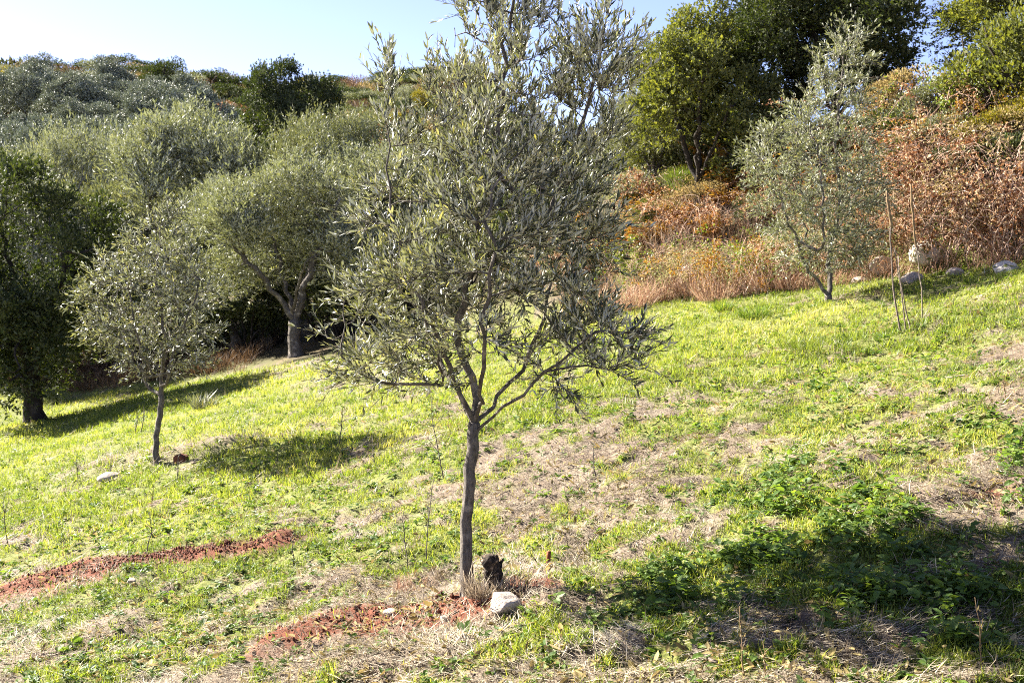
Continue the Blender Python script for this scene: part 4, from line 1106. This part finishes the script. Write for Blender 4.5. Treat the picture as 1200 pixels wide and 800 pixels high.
for k, (px, py, w, h, mt, lab) in enumerate([(1086, 292, 40, 26, 'stone_moss', 'big pale rock in the brambles, highest of the bank rocks'), (1034, 312, 32, 20, 'stone', 'white rock in the brambles beside the tall mullein stalk'),
      (1068, 330, 30, 12, 'stone', 'low pale rock at the foot of the bank between the mullein stalks'), (1180, 318, 34, 14, 'stone_moss', 'mossy long rock at the field edge near the right picture edge'),
      (1119, 322, 22, 9, 'stone', 'small low rock at the field edge below the big white rock'), (1010, 331, 24, 8, 'stone', 'low stone at the field edge right of the leaning olive'), (936, 300, 18, 16, 'stone', 'pale rock behind the stems of the leaning olive'),
      (802, 318, 12, 9, 'stone', 'small white rock in the dry grass below the broom')]):
    at_ = None
    if k < 2:
        yb = y_on(px, .32); at_ = gz(px_at(px, yb), yb)
    rock(lab, px, py, w, h, mt, 'rocks of the bank', seed=20 + k, sink=.1 if k < 2 else .3, at=at_)
rock('grey-brown clod on the dug mound right of the silvery young tree', 213, 540, 17, 8, 'clod', seed=40, sink=.2)

# blackened stump beside the close tree
g = ground_at(577, 692)
tb = Tubes()
root = link('tree_stump', None, loc=g); tag(root, 'blackened gnarled old stump with pale flecks beside the close young tree', 'tree stump')
zz = np.linspace(-.03, .165, 22); q = np.random.RandomState(5)
tb.add(np.stack([.010 * np.sin(zz * 30), .01 * np.cos(zz * 23), zz], 1), np.interp(zz, [-.03, 0, .05, .12, .15, .165], [.055, .048, .037, .040, .036, .026]) * q.uniform(.86, 1.14, 22), 22, .16)
link('stump_body', tb.mesh('stump_body', [M['char']]), root)
tb = Tubes()
for a, l, h in [(.3, .025, .09), (2.6, .03, .10), (4.1, .04, .05), (5.2, .02, .12), (1.4, .035, .03)]:
    t = np.linspace(0, 1, 5)[:, None]
    tb.add(np.array([math.cos(a), math.sin(a), 0]) * (.02 + l * t) + np.array([0, 0, h]) + np.array([0, 0, .05]) * t + rs.randn(5, 3) * .003, np.linspace(.016, .006, 5), 6, .15)
link('root_knobs', tb.mesh('root_knobs', [M['char']]), root)
# dry tuft by the stump
def tuft(label, px, py, hgt, spread, n, mat_='straw', w=.003, at=None):
    g = ground_at(px, py) if at is None else at
    a = rs.rand(n) * 6.283; q = np.sqrt(rs.rand(n)) * spread
    P = np.stack([np.cos(a) * q, np.sin(a) * q, np.full(n, -.01)], 1)
    D = unit(np.stack([np.cos(a) * .6 + rs.randn(n) * .3, np.sin(a) * .6 + rs.randn(n) * .3, np.ones(n)], 1))
    V, T, kk = blade_arrays(P, D, rs.uniform(.4, 1, n) * hgt, w * rs.uniform(.6, 1.4, n), rs.uniform(0, .9, n))
    o = link('grass_tuft', make_mesh('grass_tuft', V, T, None, [M[mat_]], np.repeat(rs.rand(n), kk)), None, g)
    return tag(o, label, 'grass tuft')
tuft('dry brown tuft packed between the close trunk and the black stump', 567, 699, .17, .07, 420)
tuft('dry straw tuft right of the black stump', 606, 690, .12, .10, 220)
tuft('reddish dry tuft on the red soil left of the close trunk', 487, 690, .10, .10, 240, 'bank_grass')
tuft('pale dry tuft left of the close trunk base', 528, 678, .12, .09, 200)
tuft('dark green tuft in the grass left of the leaning olive', 884, 372, .22, .16, 320, 'weed', .007)
tuft('small dark green tuft at the field edge left of the leaning olive', 848, 364, .22, .10, 200, 'weed', .007)
tuft('grey-green feathery tuft in the right middle of the field', 960, 408, .2, .35, 500, 'broom', .005)
tuft('green weedy tuft beside the trunk of the silvery young tree', 240, 478, .35, .2, 260, 'olive', .012)
for k, (px, py) in enumerate([(720, 368), (740, 362), (775, 352), (812, 346), (840, 352), (905, 340), (930, 338)]):
    tuft(f'tall pinkish dry grass clump on the bank foot, {ORD[k]} from the close crown', px, py, .75 - .04 * k, .28, 260, 'bank_grass', .007)

def polystick(name, label, cat_, pts, r0, r1, mat_, group=None, sides=6, rough=.08):
    pts = np.array(pts, float); b0 = pts[0].copy()
    tb = Tubes(); tb.add(pts - b0, np.linspace(r0, r1, len(pts)), sides, rough)
    o = link(name, tb.mesh(name, [M[mat_]]), None, b0)
    return tag(o, label, cat_, group)
def lie(p0, p1, n=8, lift=.012, wob=.006):
    a, b = ground_at(*p0), ground_at(*p1)
    t = np.linspace(0, 1, n)[:, None]; P = a * (1 - t) + b * t + rs.randn(n, 3) * wob
    P[:, 2] = terrain(P[:, 0], P[:, 1]) * .5 + .5 * (a[2] * (1 - t[:, 0]) + b[2] * t[:, 0]) + lift
    P[:, 2] = np.maximum(P[:, 2], terrain(P[:, 0], P[:, 1]) + lift * .6)
    return P
for p0, p1, r0, lab in [((336, 776), (412, 770), .007, 'long grey fallen stick in the lower left grass'), ((408, 768), (452, 783), .005, 'grey fallen stick touching the end of the long one'),
                        ((664, 584), (684, 580), .008, 'short brown fallen stick on the bare patch right of the close tree'), ((470, 788), (530, 800), .004, 'pale thin stick at the bottom edge below the close tree'),
                        ((608, 698), (690, 690), .005, 'dark thin stick lying right of the pale block stone'), ((812, 760), (836, 782), .010, 'thick pale broken stick at the bottom right of the field'),
                        ((950, 688), (1005, 684), .005, 'stick lying in the shaded weeds on the right'), ((1055, 598), (1120, 582), .006, 'grey stick on the bare straw patch at right'),
                        ((640, 738), (668, 752), .004, 'small stick below the pale block stone'), ((1110, 445), (1135, 442), .008, 'short dark stick in the right upper field'),
                        ((225, 545), (300, 528), .010, 'long dark pruned branch on the dug mound by the silvery tree')]:
    polystick('fallen_stick', lab, 'stick', lie(p0, p1), r0, r0 * .55, 'greystick', 'sticks lying on the field')
def rise(px, py, px2, py2, n=7, wob=.004, dy=0.0, bow=.0):
    a = ground_at(px, py); a[2] -= .02; b = at_y(px2, py2, a[1] + dy)
    t = np.linspace(0, 1, n)[:, None]
    return a * (1 - t) + b * t + np.array([bow, 0, 0]) * np.sin(t * math.pi) + rs.randn(n, 3) * wob * t
polystick('wood_stub', 'short red-brown cut stub standing in the grass right of the close tree', 'stub', rise(643, 664, 643, 646, 4, .001), .012, .011, 'rustwood', None, 8, .12)
for p0, p1, lab in [((655, 664), (668, 646), 'bare twig slanting right of the red-brown stub'), ((636, 664), (622, 648), 'bare twig slanting left of the red-brown stub'), ((668, 664), (684, 640), 'longer bare twig right of the red-brown stub')]:
    polystick('bare_twig', lab, 'twig', rise(*p0, *p1, 5), .003, .0015, 'bark_dark', 'twigs by the red-brown stub')

# mullein: dried flower stalks at the edge of the bank
def mullein(label, stems, head):
    a = ground_at(*stems[0][0]); root = link('mullein_stalk', None, loc=a); tag(root, label, 'dried stalk')
    for (p0, p1, r_, bw) in stems:
        P = rise(*p0, *p1, 8, .006, bow=bw) - a
        tb = Tubes(); tb.add(P, np.linspace(r_, r_ * .6, 8), 5, .1); link('stem', tb.mesh('stem', [M['greystick']]), root)
    if head:
        (p0, p1, r_) = head
        A_ = at_y(*p0, a[1]) - a; B_ = at_y(*p1, a[1]) - a; t = np.linspace(0, 1, 14)[:, None]
        tb = Tubes(); tb.add(A_ * (1 - t) + B_ * t + rs.randn(14, 3) * .002, r_ * np.concatenate([[.5], rs.uniform(.8, 1.15, 12), [.5]]), 8, .18)
        link('seed_head', tb.mesh('seed_head', [M['stalk']]), root)
    return root
mullein('tallest dried mullein with pale seed head and three thin stems at its base', [((1056, 390), (1044, 262), .010, -.03), ((1062, 388), (1048, 290), .007, .01), ((1069, 389), (1052, 300), .007, -.02)], ((1045, 268), (1039, 224), .014))
mullein('dried mullein standing alone right of the tallest one', [((1081, 378), (1072, 280), .007, .02)], ((1073, 290), (1067, 216), .011))
mullein('shorter dried stalk before the leaning olive, left of the tallest mullein', [((993, 330), (993, 262), .010, .01)], ((993, 266), (992, 244), .011))
# thin weed stalks standing in the field
wl = [((10, 640), (6, 578), 'thin bare weed stalk at the left picture edge'), ((92, 560), (88, 535), 'short weed stalk left of the silvery young tree'), ((170, 650), (176, 600), 'weed stalk above the red soil strip'), ((208, 560), (212, 530), 'small stalk beside the dug mound'),
      ((500, 660), (508, 560), 'tall thin weed just left of the close trunk'), ((478, 668), (470, 600), 'tall thin weed farther left of the close trunk'), ((520, 560), (503, 466), 'long bare shoot left of the close trunk'), ((868, 738), (866, 708), 'rusty short stalk in the lower right, left one of a pair'),
      ((875, 800), (868, 712), 'tall rusty stalk at the bottom edge below the shade'), ((895, 800), (893, 752), 'shorter rusty stalk at the bottom edge below the shade'), ((1152, 786), (1145, 700), 'tall rusty stalk at the bottom right'), ((1046, 532), (1042, 502), 'short brown stalk in the right middle field'),
      ((974, 560), (973, 540), 'brown stub stalk above the shaded weeds'), ((165, 506), (168, 476), 'dry stalk in the long shade of the big dark tree'), ((158, 508), (162, 486), 'shorter dry stalk in the long shade of the big dark tree'), ((345, 662), (344, 622), 'green-brown stalk at the right end of the red soil strip'),
      ((398, 520), (402, 480), 'thin stalk under the left skirt of the close crown'), ((440, 545), (436, 512), 'thin stalk in the grass below the close crown'), ((700, 560), (696, 522), 'thin dry stalk on the bare middle patch'), ((1180, 470), (1176, 436), 'dry stalk near the right edge of the upper field')]
for p0, p1, lab in wl:
    g0 = ground_at(*p0); root = link('weed_stalk', None, loc=g0); tag(root, lab, 'weed stalk', 'weed stalks standing in the field')
    rr = max(.0016, .0008 * g0[1] * .6)
    P = rise(*p0, *p1, 7, .008, bow=rs.uniform(-.02, .02)) - g0
    tb = Tubes(); tb.add(P, np.linspace(rr * 1.4, rr * .6, 7), 4)
    H = P[-1][2]
    for k in range(3):
        f = rs.uniform(.4, .9); i0 = int(f * 6); t = np.linspace(0, 1, 3)[:, None]
        tb.add(P[i0] + t * unit(np.array([rs.randn(), rs.randn(), 1.2])) * H * .22, np.linspace(rr * .8, rr * .4, 3), 3, 0, False)
    link('stem', tb.mesh('stem', [M['stalk' if p0[0] > 800 else 'bark']]), root)
    nn = 14; f = rs.uniform(.15, 1, nn); i0 = np.minimum((f * 6).astype(int), 5)
    V, T, kk = leaf_arrays(P[i0] + rs.randn(nn, 3) * .003, rs.randn(nn, 3) + np.array([0, 0, .8]), rs.randn(nn, 3), np.full(nn, max(.018, H * .07)), np.full(nn, max(.006, H * .018)), rs.uniform(0, .5, nn), 'far')
    link('leaves', make_mesh('leaves', V, T, None, [M['olive_light' if p0[0] < 800 else 'tan']], np.repeat(rs.rand(nn), kk)), root)

# ------------------------------------------------------------------ light, sky, camera
SUN_H = np.array([-.85, .53]); SUN_EL = R(36)
sd = np.array([SUN_H[0] * math.cos(SUN_EL), SUN_H[1] * math.cos(SUN_EL), math.sin(SUN_EL)])
w = bpy.data.worlds.new('World'); scene.world = w; w.use_nodes = True
nt = w.node_tree; bg = nt.nodes['Background']
sky = nt.nodes.new('ShaderNodeTexSky'); sky.sky_type = 'NISHITA'; sky.sun_disc = False
sky.sun_elevation = SUN_EL; sky.sun_rotation = math.atan2(SUN_H[0], SUN_H[1])
sky.air_density = .6; sky.dust_density = .3; sky.ozone_density = 2.0; sky.altitude = 100
tint = mixc(nt, 1.0, (1, 1, 1), (1, 1, 1)); tn = nt.nodes[-1]; tn.blend_type = 'MULTIPLY'; tn.clamp_result = False; nt.links.new(sky.outputs[0], tn.inputs[6]); tn.inputs[7].default_value = (1.15, .95, 1.04, 1)
nt.links.new(tint, bg.inputs['Color']); bg.inputs['Strength'].default_value = .05
sl = bpy.data.lights.new('sun', 'SUN'); sl.energy = 5.0; sl.angle = R(.5); sl.color = (1, .94, .83)
so = link('sun', sl); so.rotation_euler = Vector(sd).to_track_quat('Z', 'Y').to_euler()
cam = bpy.data.cameras.new('camera'); co = link('camera', cam, None, (0, 0, CAMZ)); co.rotation_euler = (math.pi / 2 - PITCH, 0, 0)
cam.sensor_width = 36; cam.lens = 36 * F / 1200; cam.clip_end = 1500; cam.clip_start = .05
cam.dof.use_dof = True; cam.dof.focus_distance = 5.0; cam.dof.aperture_fstop = 8.0
scene.camera = co
scene.view_settings.view_transform = 'Standard'; scene.view_settings.look = 'None'; scene.view_settings.gamma = 1
scene.view_settings.exposure = 2.65
scene.cycles.max_bounces = 7; scene.cycles.diffuse_bounces = 2; scene.cycles.glossy_bounces = 2; scene.cycles.transmission_bounces = 5; scene.cycles.transparent_max_bounces = 4
scene.cycles.caustics_reflective = False; scene.cycles.caustics_refractive = False
scene.render.engine = 'CYCLES'
scene.cycles.use_denoising = False; scene.cycles.filter_width = 1.0
for o in [q for q in COL.objects if q.parent is None and q.type == 'EMPTY' and q.get('label') in ('', 'proto')]:   # a prototype never placed
    if True:
        for c in kids(o): bpy.data.objects.remove(c)
        bpy.data.objects.remove(o)
print('built', len(COL.objects), round(time.time() - T0, 1))
